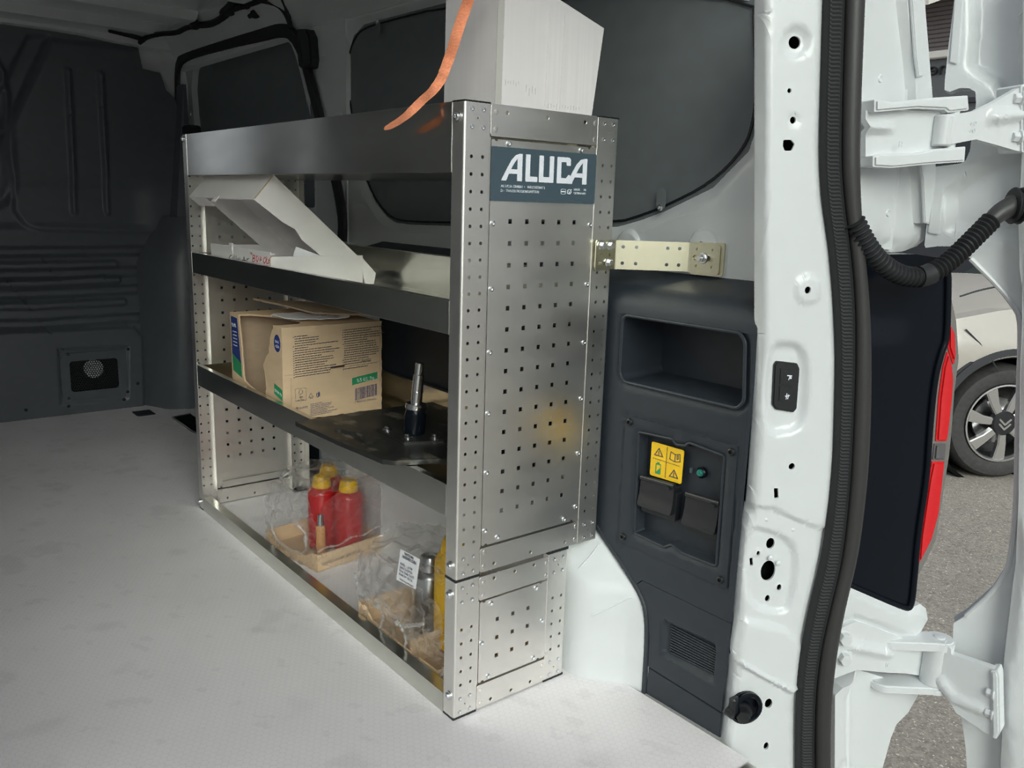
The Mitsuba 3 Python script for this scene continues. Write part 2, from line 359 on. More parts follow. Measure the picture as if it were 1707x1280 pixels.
# ---- bulkhead (front wall)
BKO = [(-0.166,1.365), (-0.061,1.369), (0.0858,1.364), (0.1734,1.341), (0.2237,1.316), (0.2563,1.316), (0.2685,1.242), (0.3288,1.234), (0.3471,1.177), (0.378,1.149), (0.405,1.028)]
bk_out = P([(-1.02, 0), (-1.02, 1.36), (-.35, 1.372)]+BKO+[(.41, 1.0), (.41, 0)])
win = rnd(P([(-.655, .86), (-.655, 1.24), (-.45, 1.24), (-.45, .86)]), .03).union(rnd(sbox(-.93, .86, -.87, 1.24), .02))
HND = P(sm([(-.52, .92), (-.52, 1.22), (-.20, 1.235), (-.165, 1.16), (-.17, 1.02), (-.24, .95)], 1))
hnd = np.array(HND.exterior.coords)
RA = [(-0.0209,1.303), (-0.1762,0.9862), (-0.1841,0.9313), (-0.1744,0.8335), (-0.1791,0.7296), (-0.1504,0.6815), (-0.1111,0.6653), (0.4437,0.6494), (0.4744,1.319), (0.1597,1.311)]
R1 = [(0.0221,1.207), (0.0113,0.7289)]
R2 = [(0.1255,1.207), (0.1207,0.7308)]
R3 = [(0.3037,0.5636), (0.3055,0.431)]
R4 = [(0.3278,0.3837), (0.3074,0.3382)]
GRV = [[(-0.4983,0.5876), (-0.1205,0.591), (0.2398,0.5914)], [(-0.5054,0.5147), (-0.1266,0.5119), (0.2247,0.5156)], [(-0.5114,0.4528), (-0.1317,0.4447), (0.2208,0.4481)], [(-0.521,0.3534), (-0.14,0.3367), (0.2475,0.3417)]]
RIB = [[(-0.5022,0.5473), (-0.1242,0.5432), (0.1315,0.5444)], [(-0.5076,0.4915), (-0.1288,0.4825), (0.1383,0.4868)], [(-0.515,0.4159), (-0.1349,0.4025), (0.1541,0.4036)]]
LOW = [(-0.5871,0.3246), (0.0343,0.3099), (0.1847,0.3088), (0.2171,0.2697), (0.2042,-0.0355), (-0.6224,-0.0269)]
GP = [(-0.0779,0.2432), (0.159,0.2373), (0.1467,0.0337), (-0.0845,0.0436)]
CH = [(-0.0906,1.308), (-0.0256,1.314), (-0.1784,1.002), (-0.2208,0.9097), (-0.3183,0.7699), (-0.3005,0.9716), (-0.1858,1.123)]
def bk_h(u, v):
    h = .012*ss(.006, -.012, sdpoly(u, v, RA))
    h += .010*ss(.012, .003, sdline(u, v, R1))+.010*ss(.012, .003, sdline(u, v, R2))+.010*ss(.014, .004, sdline(u, v, R3))+.008*ss(.012, .003, sdline(u, v, R4))
    h -= .014*ss(.95, .87, v)*ss(.2, .6, v)*0
    h -= .018*ss(.006, -.010, sdpoly(u, v, CH))
    for g in GRV: h -= .016*ss(.022, .008, sdline(u, v, g))
    for g in RIB: h += .014*ss(.016, .008, sdline(u, v, g))
    h += .014*ss(.004, -.006, sdpoly(u, v, LOW))
    h -= .006*ss(.004, -.004, sdpoly(u, v, GP))
    h += .010*ss(.03, .0, np.abs(sdbox(u, v, -.51, .99, .66, .48, .08)))
    h += .012*ss(.012, .004, np.abs(sdpoly(u, v, hnd)))
    h += .02*ss(.84, .80, v)*ss(.70, .74, v)*0-.012*ss(.86, .80, v)*ss(.66, .7, v)*ss(.3, .2, u)
    return h
grille_hole = rbox2(*np.mean(GP, 0), .168, .118, .012)
struct('wall_front', plate('BK', bk_out.difference(win).difference(grille_hole), .012, refine=.0062, h=bk_h), 'm_bulkhead', 'dark moulded bulkhead at the front of the load space', 40)
gc = np.mean(GP, 0)
mesh_holes = [Point(gc[0]-.082+.0085*i+(.00425 if j % 2 else 0), gc[1]-.055+.0074*j).buffer(.0032, quad_segs=2) for i in range(20) for j in range(16)]
obj('grille', plate('BK', rbox2(*gc, .172, .122, .012).difference(unary_union(mesh_holes)), .0015, .006), 'm_trim_dark', 'wall_front', False)
obj('grille_box', join(bx(gc[0]-.10, gc[0]+.10, 2.40, 2.50, gc[1]-.075, gc[1]+.075)), 'm_hole', 'wall_front', False)
obj('corner_post', bx(.15, .62, 2.402, 2.42, .9, 1.42), 'm_white_paint', 'wall_front', False)
obj('grille_frame', plate('BK', rbox2(*gc, .225, .175, .03).difference(rbox2(*gc, .164, .114, .012)), .004, .016, bev=.0015), 'm_bulkhead', 'wall_front')
L1 = (0.0385,0.1589)
obj('vent_duct', join(lathe([(.034, 0), (.034, .006), (.030, .008), (.022, .0075), (.001, .009)], (L1[0], 2.398, L1[1]), (0, -1, 0), 28)), 'm_label_white', 'wall_front', 40, 'pale round vent behind the black mesh')
for q in [(-0.0573,0.0628), (0.1463,0.0619), (-0.0595,0.0314), (0.1316,0.0331), (-0.1973,0.0356), (0.1849,0.0905), (-0.0479,0.223), (0.1583,0.2258)]:
    obj('screw', screwhead(at('BK', q[0], q[1], .013), (0, -1, 0), .0055, .004), 'm_trim_dark', 'wall_front')
obj('window_pane', plate('BK', win.buffer(.01), .004, -.006), 'm_window_glass', 'wall_front', False)
obj('pillar_trim', loft([[(.21, 2.384, z), (.262, 2.27, z), (.335-.0*z, 2.235, z), (.41, 2.235, z), (.41, 2.384, z)] for z in (0, .3, .55)]+[[(.30, 2.384, .72), (.335, 2.33, .72), (.37, 2.30, .72), (.41, 2.30, .72), (.41, 2.384, .72)]]), 'm_bulkhead', 'wall_front', 30)
obj('pillar_trim', loft([[(.335, 2.384, .72), (.35, 2.33, .72), (.38, 2.31, .72), (.41, 2.31, .72), (.41, 2.384, .72)], [(.39, 2.384, 1.2), (.395, 2.36, 1.2), (.40, 2.34, 1.2), (.41, 2.34, 1.2), (.41, 2.384, 1.2)]]), 'm_bulkhead', 'wall_front', 30)
# ---- ceiling with cross bows
struct('ceiling', bx(-1.04, .36, -.36, 2.42, 1.375, 1.40), 'm_white_paint', 'white painted roof skin', False)
def bow(y0, y1, d):
    prof = [(y0, 1.376), (y0+.015, 1.362), (y0+.028, 1.376-d), (y1-.028, 1.376-d), (y1-.015, 1.362), (y1, 1.376), (y1, 1.380), (y0, 1.380)]
    return loft([[(x, y, z-.004*((x+.35)/.7)**2) for y, z in prof] for x in np.linspace(-1.02, .312, 12)])
for y0, y1, d in ((2.20, 2.385, .03), (1.90, 2.03, .022), (1.42, 1.56, .03), (.70, .84, .03), (-.02, .12, .03), (-.36, -.22, .04)):
    obj('roof_bow', bow(y0, y1, d), 'm_white_paint', 'ceiling', 30)
obj('front_header', loft([[(x, 2.33, 1.376), (x, 2.345, 1.352), (x, 2.36, 1.335-.02*ss(.0, .3, x)), (x, 2.39, 1.33-.02*ss(.0, .3, x)), (x, 2.39, 1.38)] for x in np.linspace(-1.02, .40, 14)]), 'm_white_paint', 'ceiling', 30)
for q in [(-0.1344,1.373), (0.0244,1.371)]: obj('slot', plate('BK', rbox2(q[0], q[1]-.0, .018, .006, .002), .003, .056), 'm_hole', 'ceiling', False)
# ---- left wall, seen only in reflections
struct('wall_left', join(bx(-1.06, -1.02, -.36, 2.42, .0, 1.40), bx(-1.02, -.94, -.33, .06, 0, .70, .02), bx(-1.02, -.96, 1.35, 2.3, .0, .55, .02)), 'm_white_paint', 'white painted left side of the load space', False)
# ---- right wall: rear quarter with a recessed grey window board
W2L = [(-0.1474,1.134), (-0.1568,1.066), (-0.1675,1.005), (-0.1693,0.9492), (-0.1576,0.905), (-0.0975,0.852), (-0.0025,0.8132), (0.0539,0.7955), (0.1085,0.7821), (0.6176,0.7632), (0.8005,0.7592), (0.8704,0.761), (0.9141,0.7744), (0.9681,0.8075), (1.017,0.8598), (1.067,0.9484), (1.098,1.04), (1.113,1.116), (1.109,1.168), (1.076,1.212), (1.026,1.23), (0.8858,1.23), (0.6466,1.227)]
w2 = rnd(P(sm(W2L, 1)), .01)
wr_out = P([(1.30, -.02), (1.30, 1.27), (-.30, 1.27), (-.30, -.02)])
BUMP = (-0.0984,0.7574); BUMP2 = (0.0673,0.7482)
def wr_h(u, v):
    d = sdpoly(u, v, W2L)
    h = -.012*ss(.030, .0, d)*ss(-.03, -.0, d+.0)
    h += .012*ss(.0, .03, u-1.10)*ss(1.30, 1.26, u)*ss(1.05, 1.0, v)
    h -= .05*ss(1.12, 1.27, v)**2*0
    return h
struct('wall_right', plate('WR', wr_out.difference(w2), .006, refine=.0075, h=wr_h), 'm_white_paint', 'white painted right side wall above the dark lining', 40)
for q in (BUMP, BUMP2): obj('pressed_pad', lathe([(.031, -.004), (.030, .001), (.026, .0055), (.022, .0065), (.0001, .0068)], at('WR', q[0], q[1]-.006, 0), (-1, 0, 0), 32), 'm_white_paint', 'wall_right', 50)
obj('pad_hole', lathe([(.0045, 0), (.0044, .0004), (.0001, .0004)], at('WR', BUMP[0], BUMP[1]-.002, .0068), (-1, 0, 0), 16), 'm_hole', 'wall_right', 30)
obj('roof_rail', loft([[(.425, y, 1.25), (.408, y, 1.258), (.398, y, 1.285), (.375, y, 1.315), (.345, y, 1.345), (.325, y, 1.378), (.42, y, 1.40), (.46, y, 1.30)] for y in np.linspace(-.33, 2.41, 30)]), 'm_white_paint', 'wall_right', 40)
for x, y, w, hh in ((295, 68, .012, .03), (314, 68, .008, .02), (322, 60, .01, .03), (398, 35, .012, .022), (288, 76, .006, .016), (264, 86, .006, .012)):
    pass
RS = frame((.360, 0, 1.334), (0, 1, 0), (-.032, 0, .032)); RS = (RS[0], RS[1], RS[2], np.array([-.7071, 0, -.7071]))
for y, s, w, hh in ((2.06, .0, .010, .030), (1.98, .004, .007, .020), (1.93, .012, .008, .026), (1.66, .0, .010, .022), (2.12, -.008, .006, .014), (1.82, .006, .006, .020), (1.48, 0, .012, .03)):
    obj('rail_slot', plate(RS, rbox2(y, s, w, hh, w*.4), .002, .0012), 'm_hole', 'wall_right', False)
for y in (2.10, 1.95, 1.88, 1.75, 1.70, 1.58):
    obj('rail_rib', plate(RS, rbox2(y, .0, .018, .05, .008), .004, .003, bev=.0015), 'm_white_paint', 'wall_right', 40)
key = struct('window_2', plate(shifted('WR', -.010), w2.buffer(.012), .004), 'm_grey_board', 'dark grey board closing the rear quarter window', False)
obj('board_edge', sweep([at('WR', u, v, -.008) for u, v in sm(W2L, 2)], circ(.0022, 6), closed=True), 'm_black', 'window_2')
for (x, y) in ((1105, 335), (631, 38)):
    pass
for q, s in (((-0.005,0.8153), 1), ((0.9365,1.226), -1)):
    obj('clip', plate('WR', rnd(rbox2(q[0], q[1]+.010*s, .020, .036, .009), .002), .0015, .001+.004, bev=.0006), 'm_grey_board' if s < 0 else 'm_grey_board', 'window_2')
    obj('clip_screw', screwhead(at('WR', q[0], q[1]-.004*s, .004), (-1, 0, 0), .0055, .004), 'm_zinc', 'window_2')
# ---- right wall: sliding door with seal and grey board
FWS = [(2.368,0.9969), (2.4,1.098), (2.397,1.205), (2.372,1.279), (2.284,1.295), (2.111,1.296), (1.788,1.289), (1.6,1.282), (1.488,1.28), (1.424,1.269), (1.37,1.24), (1.327,1.194), (1.292,1.131), (1.247,1.049), (1.214,0.9839), (1.177,0.9166), (1.144,0.8564), (1.118,0.7936), (1.105,0.7433), (1.113,0.6982)]
seal_path = [at('FW', u, v, .004) for u, v in sm(FWS, 2, False)]
struct('door_2', join(plate(shifted('FW', -.072), sbox(1.15, -.02, 2.384, 1.262), .004)), 'm_white_paint', 'white sliding side door seen from inside', 30)
FB = [(2.31,1.008), (2.33,1.1), (2.338,1.186), (2.319,1.238), (2.254,1.255), (2.124,1.254), (1.816,1.258), (1.631,1.256), (1.562,1.255), (1.505,1.228), (1.474,1.188), (1.445,1.135), (1.416,1.074), (1.379,1.004)]
fb = rnd(P(FB+[(FB[-1][0]-.02, .80), (FB[0][0], .80)]), .012)
obj('reveal', plate(shifted('FW', -.04), P([(1.10, .45), (1.10, 1.262), (2.384, 1.262), (2.384, .45)]).difference(fb.buffer(.022)), .034, .034, refine=.02, h=lambda u, v: -.03*ss(.10, .0, sdpoly(u, v, np.array(polys(fb.buffer(.022))[0].exterior.coords)))), 'm_white_paint', 'door_2', 40)
struct('window_1', plate(shifted('FD', .012), fb.buffer(.03), .004), 'm_grey_board', 'dark grey board closing the side door window', False)
for q in [(1.684,1.258), (2.182,1.252)]: obj('clip', plate(shifted('FD', .018), rbox2(q[0], q[1]-.006, .014, .022, .006), .0015, .001, bev=.0005), 'm_grey_board', 'window_1')
obj('clip_screw', screwhead(at('FD', *(2.35,1.097), .045), (-1, 0, 0), .010, .006), 'm_zinc', 'window_1')
obj('lower_lining', plate(shifted('FW', -.03), P([(1.20, .0), (1.20, .62), (1.32, .66), (2.24, .66), (2.24, 0)]), .02, .018, refine=.03, h=lambda u, v: .010*ss(.02, -.02, sdbox(u, v, 1.78, .36, .7, .34, .06))), 'm_trim', 'door_2')
obj('side_rail', bx(.37, .43, 1.20, 2.384, -.02, .02, .004), 'm_trim_dark', 'door_2', False)
t = thing('door_seal', 'black rubber seal framing the sliding side door opening far inside', 'door seal')
obj('seal', sweep(seal_path, [(-.020, -.004), (-.016, .006), (0, .010), (.016, .006), (.020, -.004)], up=(-1, 0, 0)), 'm_rubber', t, 40)
# latch block and little corner blocks beside the door opening
t = thing('door_latch', 'black door latch block on the white pillar behind the shelving', 'latch')
LB = [(1.335,1.261), (1.28,1.254), (1.259,1.233), (1.25,1.173), (1.258,1.153), (1.298,1.152), (1.328,1.162), (1.334,1.198)]
obj('housing', plate(shifted('WR', .030), rnd(P(LB), .006), .03, bev=.004), 'm_black', t)
obj('strip', plate(shifted('WR', .031), P([(1.329,1.235), (1.314,1.233), (1.302,1.169), (1.316,1.171)]), .004), 'm_trim_dark', t)
for q in (([(1.351,1.247), (1.343,1.246), (1.326,1.206), (1.334,1.207)]), ([(1.258,1.258), (1.247,1.257), (1.231,1.205), (1.242,1.206)])):
    obj('pillar_slot', plate(shifted('WR', .001), P(q).buffer(.002), .002), 'm_hole', 'wall_right', False)
tag(obj('rubber_stop', bx(.355, .40, 2.17, 2.245, 1.0, 1.045, .006), 'm_black'), 'black rubber stop block at the front lower corner of the sliding door opening', 'rubber stop')
tag(obj('cover_plate', plate(shifted('WR', .006), rnd(P([(1.31,1.065), (1.25,1.065), (1.223,1.019), (1.304,1.017)]), .004), .006, bev=.001), 'm_grey_board'), 'small dark grey plate on the white pillar above the top shelf rail', 'cover plate')
# ---- wiring along the roof edge
def cable(pts, r, name='cable'): return obj(name, tube(pts, r, 7), 'm_rubber', WH, 40)
WH = thing('wiring_harness', 'black taped wiring harness running along the roof edge', 'wiring')
Z = 1.345
cable([(.255, 2.34, 1.325), (.262, 2.28, 1.338), (.285, 2.20, 1.342), (.315, 2.12, 1.338), (.318, 2.04, 1.345), (.330, 1.98, 1.345), (.320, 1.95, 1.352)], .0085)
cable([(.330, 2.00, 1.35), (.342, 1.93, 1.343), (.345, 1.86, 1.339), (.338, 1.74, 1.343), (.330, 1.68, 1.352), (.335, 1.60, 1.352), (.342, 1.50, 1.352), (.335, 1.42, 1.35)], .0105)
cable([(.330, 1.74, 1.350), (.325, 1.66, 1.358), (.300, 1.58, 1.362), (.27, 1.52, 1.362)], .012)
cable([(.338, 1.48, 1.350), (.362, 1.43, 1.338), (.378, 1.405, 1.318), (.385, 1.39, 1.29), (.384, 1.375, 1.268)], .0075)
cable([(.330, 1.32, 1.352), (.350, 1.36, 1.345), (.372, 1.38, 1.322), (.383, 1.385, 1.295)], .006)
cable([(.14, 2.28, 1.342), (.19, 2.30, 1.340), (.235, 2.30, 1.335), (.262, 2.31, 1.330)], .008)
for p in ((.329, 1.99, 1.347), (.335, 1.70, 1.351), (.336, 1.58, 1.353)):
    obj('clip', bx(p[0]-.012, p[0]+.012, p[1]-.014, p[1]+.014, p[2]-.012, p[2]+.016, .003), 'm_black', WH)
tag(obj('plastic_clip', join(bx(.352, .372, 1.555, 1.585, 1.318, 1.34, .003), cyl((.355, 1.56, 1.33), (.335, 1.55, 1.315), .006)), 'm_black'), 'small black plastic clip on the white roof rail above the door seal', 'clip')
# ---- floor details
tag(obj('lashing_cover', bx(.136, .20, 2.215, 2.29, 0, .0035, .001), 'm_trim'), 'small dark rectangular cover plate set in the floor by the bulkhead', 'cover plate')
ST = [(.234, 2.128), (.305, 2.15), (.305, 1.60), (.285, 1.62), (.232, 1.90)]
t = thing('step_well', 'dark step well in the floor beside the sliding door', 'step well')
obj('well', plate(frame((0, 0, 0), (1, 0, 0), (0, 1, 0)), P(ST), .003, .0018), 'm_hole', t, False)
obj('edge', tube([(x, y, .002) for x, y in [(.305, 2.15), (.234, 2.128), (.229, 1.90), (.27, 1.62)]], .004, 6, 0), 'm_alu_rail', t)

# ---- wheel arch
WA = [(-.0, -.130), (.066, -.134), (.128, -.125), (.175, -.094), (.196, -.060), (.225, -.022), (.247, .012), (.262, .06), (.272, .12), (.276, .2)]
def arch_y(x, z):
    y = np.interp(z, [a for a, b in WA], [b for a, b in WA])
    j = .040*(1-ss(.08, .22, z))
    return y+np.where(x > .312, 0, np.where(x > .305, (.312-x)/.007*j, j+(.305-x)*1.15))
def arch_ring(z):
    ins = .004+.07*ss(.21, .285, z)**1.5
    xs = [.45, .36, .33, .316, .312, .3085, .305, .295, .283, .271, .262+ins*.3, .254+ins*.6]
    pts = [(x, float(arch_y(x, z))) for x in xs]
    x0, y0 = pts[-1]; cx = .243+ins
    pts += [(cx+(x0-cx)*.45, y0+.012), (cx+(x0-cx)*.12, y0+.028), (cx, y0+.05), (cx, y0+.2), (cx, .75), (cx+.02, .86), (.45, .90)]
    return [(a, b, z) for a, b in pts]
zs = list(np.linspace(-.002, .24, 19))+list(np.linspace(.247, .278, 6))
struct('wheel_arch', loft([arch_ring(z) for z in zs]), 'm_white_paint', 'glossy white wheel arch bulging beside the shelving', 50)
def arch_seam(z0):
    pts = [(x, float(arch_y(x, z0-.85*(.308-x)))-.0004, z0-.85*(.308-x)) for x in np.linspace(.304, .258, 10)]
    return tube(pts, .0018, 6, 1)
obj('seam', arch_seam(.238), 'm_white_paint', 'wheel_arch', 40); obj('seam', arch_seam(.166), 'm_white_paint', 'wheel_arch', 40)
# ---- dark side lining
TB = shifted('TR', 0)
ARC = [(0.0061,0.2619), (-0.0258,0.2374), (-0.0557,0.2185), (-0.0924,0.1869), (-0.1104,0.1678), (-0.12,0.1505), (-0.1277,0.1073), (-0.1289,-0.0007)]
SEAM = [(-0.0924,0.1869), (-0.1046,0.1994), (-0.3028,0.1989)]
SKIRT = [(-0.1295,0.0511), (-0.2989,0.0451)]
upper = P([(.76, .640), (-.285, .640), (-.285, SEAM[2][1]-.002), SEAM[2], SEAM[1], SEAM[0]]+ARC[:3][::-1]+[(.05, .276), (.76, .28)])
cub = rnd(P([(-0.033,0.6377), (-0.2572,0.6394), (-0.2678,0.6277), (-0.2748,0.5416), (-0.2644,0.5295), (-0.0377,0.5276), (-0.027,0.5391), (-0.0266,0.6309)]), .012)
ins_o = P([(-0.0449,0.4747), (-0.2731,0.4748), (-0.2747,0.2493), (-0.046,0.2494)])
rec = rnd(P([(-0.0753,0.4499), (-0.147,0.4549), (-0.155,0.448), (-0.1729,0.4504), (-0.1806,0.4571), (-0.2481,0.4532), (-0.2503,0.2779), (-0.1845,0.2761), (-0.1604,0.2819), (-0.146,0.2728), (-0.0809,0.2748)]), .004)
lid_t = thing('side_lining', 'dark grey plastic lining panel with cubby and power sockets beside the shelving', 'lining panel')
cubc = np.array(polys(cub)[0].exterior.coords)
insc = np.array(polys(ins_o)[0].exterior.coords); recc = np.array(polys(rec)[0].exterior.coords)
upper = upper.intersection(sbox(-.285, 0, .8, 1))
def up_h(u, v):
    h = -.004*ss(.012, .0, np.abs(sdpoly(u, v, cubc)))
    return h-.0022*ss(.0022, .0008, np.abs(sdpoly(u, v, insc)))
obj('upper_panel', plate('TR', upper.difference(cub).difference(ins_o.buffer(-.006)), .006, refine=.0065, h=up_h), 'm_trim', lid_t, 35)
obj('ledge', loft([[(.308, y, .6398), (.3085, y, .650), (.311, y, .661), (.317, y, .672), (.327, y, .681), (.340, y, .6875), (.43, y, .710), (.43, y, .66), (.33, y, .6398)] for y in np.linspace(-.285, .92, 6)]), 'm_trim', lid_t, 50)
def tub(F, poly, depth, t=.003, scale=.9, off=(0, 0)):
    a = np.array(sm(np.array(polys(poly)[0].exterior.coords)[:-1], 0)); c = a.mean(0)
    rings = []
    for k, s in ((0, 1), (.15, .985), (.75, scale+.02), (1, scale-.03)):
        b = c+(a-c)*s+np.array(off)*k; rings.append([at(F, x, y, -depth*k) for x, y in b])
    b = c+(a-c)*.0005; rings.append([at(F, x, y, -depth) for x, y in b])
    inner = loft(rings, cap=False); inner.faces = inner.faces if True else inner.faces
    return inner
obj('cubby', tub('TR', cub.simplify(.001), .095, off=(.012, .0)), 'm_trim', lid_t, 40)
obj('cubby_rim', sweep([at('TR', u, v, .0005) for u, v in cubc[:-1]], circ(.0028, 8), closed=True), 'm_trim', lid_t, 40)
ip = thing  # (socket insert: part with its own pieces)
INS = obj('socket_panel', plate('TR', ins_o.buffer(-.0015).difference(rec), .004, .0012, refine=.008, h=lambda u, v: -.004*ss(.010, .0, sdpoly(u, v, recc))), 'm_trim', lid_t, 35)
obj('recess', tub('TR', rec.simplify(.0008), .024, scale=.95), 'm_trim', INS, 35)
obj('recess_rim', sweep([at('TR', u, v, -.0015) for u, v in recc[:-1]], circ(.0022, 8), closed=True), 'm_trim', INS, 40)
obj('back_plate', plate('TR', rec.buffer(-.004), .002, -.020), 'm_trim', INS, False)
for q in [(-0.0571,0.4632), (-0.2618,0.4632), (-0.2622,0.2611), (-0.0581,0.2617)]:
    obj('screw', screwhead(at('TR', *q, .001), (-1, 0, 0), .0062, .0045, .5), 'm_black', INS)
RF = frame((.308+.018, 0, 0), (0, 1, 0)); RF = (RF[0], RF[1], RF[2], np.array([-1.0, 0, 0]))
STK = [(-0.0974,0.4379), (-0.1644,0.4389), (-0.1635,0.3831), (-0.0975,0.3807)]
stq = np.array(STK)
def on_sticker(a, b):
    return tuple(stq[0]*(1-a)*(1-b)+stq[1]*a*(1-b)+stq[2]*a*b+stq[3]*(1-a)*b)
SK = obj('warning_sticker', plate(shifted('TR', -.010), rnd(P(STK), .003), .0015), 'm_label_yellow', INS, False, 'yellow warning sticker with four pictograms')
SF = shifted('TR', -.0099)
def ink(parts, name='print', parent=None, m='m_ink_dark', F=SF, d=.0004): return obj(name, join(*[plate(F, g, d, d) for q in parts for g in polys(q)]), m, parent, False)
def ln(pts, w): return LineString(pts).buffer(w/2, cap_style=1)
S_ = on_sticker
def tri(cx, cy, s=.17): return [ln([S_(cx-s, cy+s*.8), S_(cx+s, cy+s*.8), S_(cx, cy-s*.9), S_(cx-s, cy+s*.8)], .0014), ln([S_(cx, cy-s*.25), S_(cx, cy+s*.3)], .0014), Point(S_(cx, cy+s*.56)).buffer(.0009)]
ink([ln([S_(.5, .04), S_(.5, .94)], .0007), ln([S_(.08, .47), S_(.92, .49)], .0007)]+tri(.25, .26, .13)+tri(.76, .76, .13)
    +[ln([S_(.60, .36), S_(.62, .14), S_(.76, .19), S_(.90, .14), S_(.92, .36), S_(.76, .40), S_(.60, .36)], .0012), ln([S_(.76, .19), S_(.76, .40)], .0011), ln([S_(.82, .20), S_(.86, .19), S_(.86, .30), S_(.82, .31), S_(.82, .20)], .001)], 'print', lid_t+'__warning_print' if False else None or INS)
ink([P([S_(.18, .60), S_(.34, .60), S_(.34, .90), S_(.18, .90)]).difference(P([S_(.20, .63), S_(.33, .63), S_(.33, .70), S_(.20, .86)])), P([S_(.22, .56), S_(.30, .56), S_(.30, .60), S_(.22, .60)])], 'print', INS, 'm_label_green')
for q in ([(-0.0862,0.3734), (-0.1572,0.3783), (-0.1557,0.329), (-0.0834,0.3266)], [(-0.1815,0.3724), (-0.2456,0.3762), (-0.2426,0.3251), (-0.1786,0.3242)]):
    qa = np.array(q); c = qa.mean(0)
    o = obj('socket_cover', plate(shifted('TR', -.002), rnd(P(q), .004), .018, refine=.004, h=lambda u, v, c=c: .004*ss(.0, -.028, v-c[1])), 'm_black', INS, 35)
    hin = [qa[0]+(qa[1]-qa[0])*s for s in (.12, .3, .62, .86)]
    for s in hin:
        pass
    o2 = obj('socket_hinge', tube([at('TR', *(qa[0]+(0, .001)), -.003), at('TR', *(qa[1]+(0, .001)), -.003)], .0042, 10, 0), 'm_black', INS, 40)
    obj('socket_body', plate(shifted('TR', -.006), rnd(P(qa+np.array([-.004, -.010])), .003), .012), 'm_trim_dark', INS, False)
    obj('socket_latch', plate(shifted('TR', -.001), rbox2(*(qa[0]*.15+qa[1]*.85+(0, -.004)), .008, .005, .001), .006, .004), 'm_trim_dark', INS, False)
B = (-0.1973,0.4106)
obj('button_ring', lathe([(.009, 0), (.009, .006), (.0072, .008), (.0062, .006), (.006, .002)], at('TR', *B, -.020), (-1, 0, 0), 24), 'm_black_gloss', INS, 40)
obj('button', lathe([(.006, 0), (.006, .008), (.0045, .010), (.0001, .0105)], at('TR', *B, -.019), (-1, 0, 0), 20), 'm_green_lens', INS, 40, 'green indicator button')
for q, w, h_ in (((-0.1757,0.4082), .004, .008), ((-0.1719,0.3316), .007, .008)): obj('small_clip', plate(shifted('TR', -.016), rbox2(*q, w, h_, .001), .004), 'm_sign', INS, False)
low_p = P([SEAM[0], SEAM[1], SEAM[2], (-.285, SEAM[2][1]-.004), (-.285, SKIRT[1][1]), SKIRT[1], SKIRT[0]]+[p for p in ARC[3:7]][::-1]).buffer(-.0012)
VENT = rnd(P([(-0.1547,0.1462), (-0.2628,0.1521), (-0.2627,0.0848), (-0.156,0.0872)]), .006)
VIN = P([(-0.1654,0.1423), (-0.2628,0.1419), (-0.264,0.0952), (-0.1676,0.0904)])
ventc = np.array(polys(VENT)[0].exterior.coords)
low_p = low_p.intersection(sbox(-.285, 0, .8, 1))
obj('lower_panel', plate('TR', low_p.difference(VIN.buffer(-.001)), .005, -.001, refine=.006, h=lambda u, v: -.010*ss(.002, -.006, sdpoly(u, v, ventc))), 'm_trim', lid_t, 35)
skirt = P([SKIRT[0], SKIRT[1], (-.285, SKIRT[1][1]), (-.285, .001), ARC[7]]).buffer(-.001)
obj('skirt', plate('TR', skirt.intersection(sbox(-.285, 0, .8, 1)), .004, -.0015, bev=.001), 'm_trim', lid_t, 35)
obj('backing', plate('TR', P([(-.262, .002), (-.262, .27), (-.06, .27), (-.12, .15), (-.125, .002)]), .002, -.012), 'm_hole', lid_t, False)
vq = np.array([(-0.1654,0.1423), (-0.2628,0.1419), (-0.264,0.0952), (-0.1676,0.0904)])
for i in range(11):
    a = vq[0]+(vq[3]-vq[0])*(i+.5)/11; b = vq[1]+(vq[2]-vq[1])*(i+.5)/11
    obj('vent_slat', tube([at('TR', *a, -.010), at('TR', *b, -.010)], .0017, 6, 0), 'm_trim', lid_t, 40)
# bevelled cut edge along the arch
obj('cut_edge', sweep([at('TR', u, v, -.008) for u, v in sm(ARC, 2, False)], [(-.008, -.008), (.006, -.008), (.008, .008), (.002, .009)], up=(-1, 0, 0)), 'm_trim', lid_t, 40)

# ---- rear pillar
PLE = [(-0.0453,1.117), (-0.0406,1.06), (-0.0102,0.7406), (-0.0005,0.6415), (0.0067,0.521), (0.0094,0.4181), (0.0095,0.3786), (0.0059,0.3583), (0.0055,0.2925), (0.007,0.2057), (0.0048,0.1565), (0.0085,0.1163), (0.0073,0.0656), (0.0066,-0.0037), (0.0095,-0.092)]
PRE = [(0.0495,1.123), (0.0662,0.8936), (0.0769,0.8312), (0.0967,0.7592), (0.1107,0.6933), (0.1246,0.6083), (0.1379,0.4664), (0.1401,0.3927), (0.1378,0.3077), (0.1266,0.2206), (0.1209,0.141), (0.123,0.059), (0.1406,-0.1019)]
PRv = np.array(PRE[::-1]); PLv = np.array(PLE[::-1])
HB_ = [(1328, 70, 10, 12, 0), (1316, 151, 3, 4, 0), (1323, 200, 4.5, 5.5, 0), (1344.5, 483, 4.5, 5.5, 0), (1320, 777.5, 4.5, 5.5, 0), (1290, 911, 7, 9, 0), (1286, 957, 12, 16, .3), (1269, 927, 2.4, 3.6, 0), (1304, 984, 3.4, 5, 0), (1285, 1003.5, 3.8, 5.5, 0), (1283, 1175, 5.5, 7, 0), (1279, 1246, 4, 5, 0)]
def pxel(pts): return pts
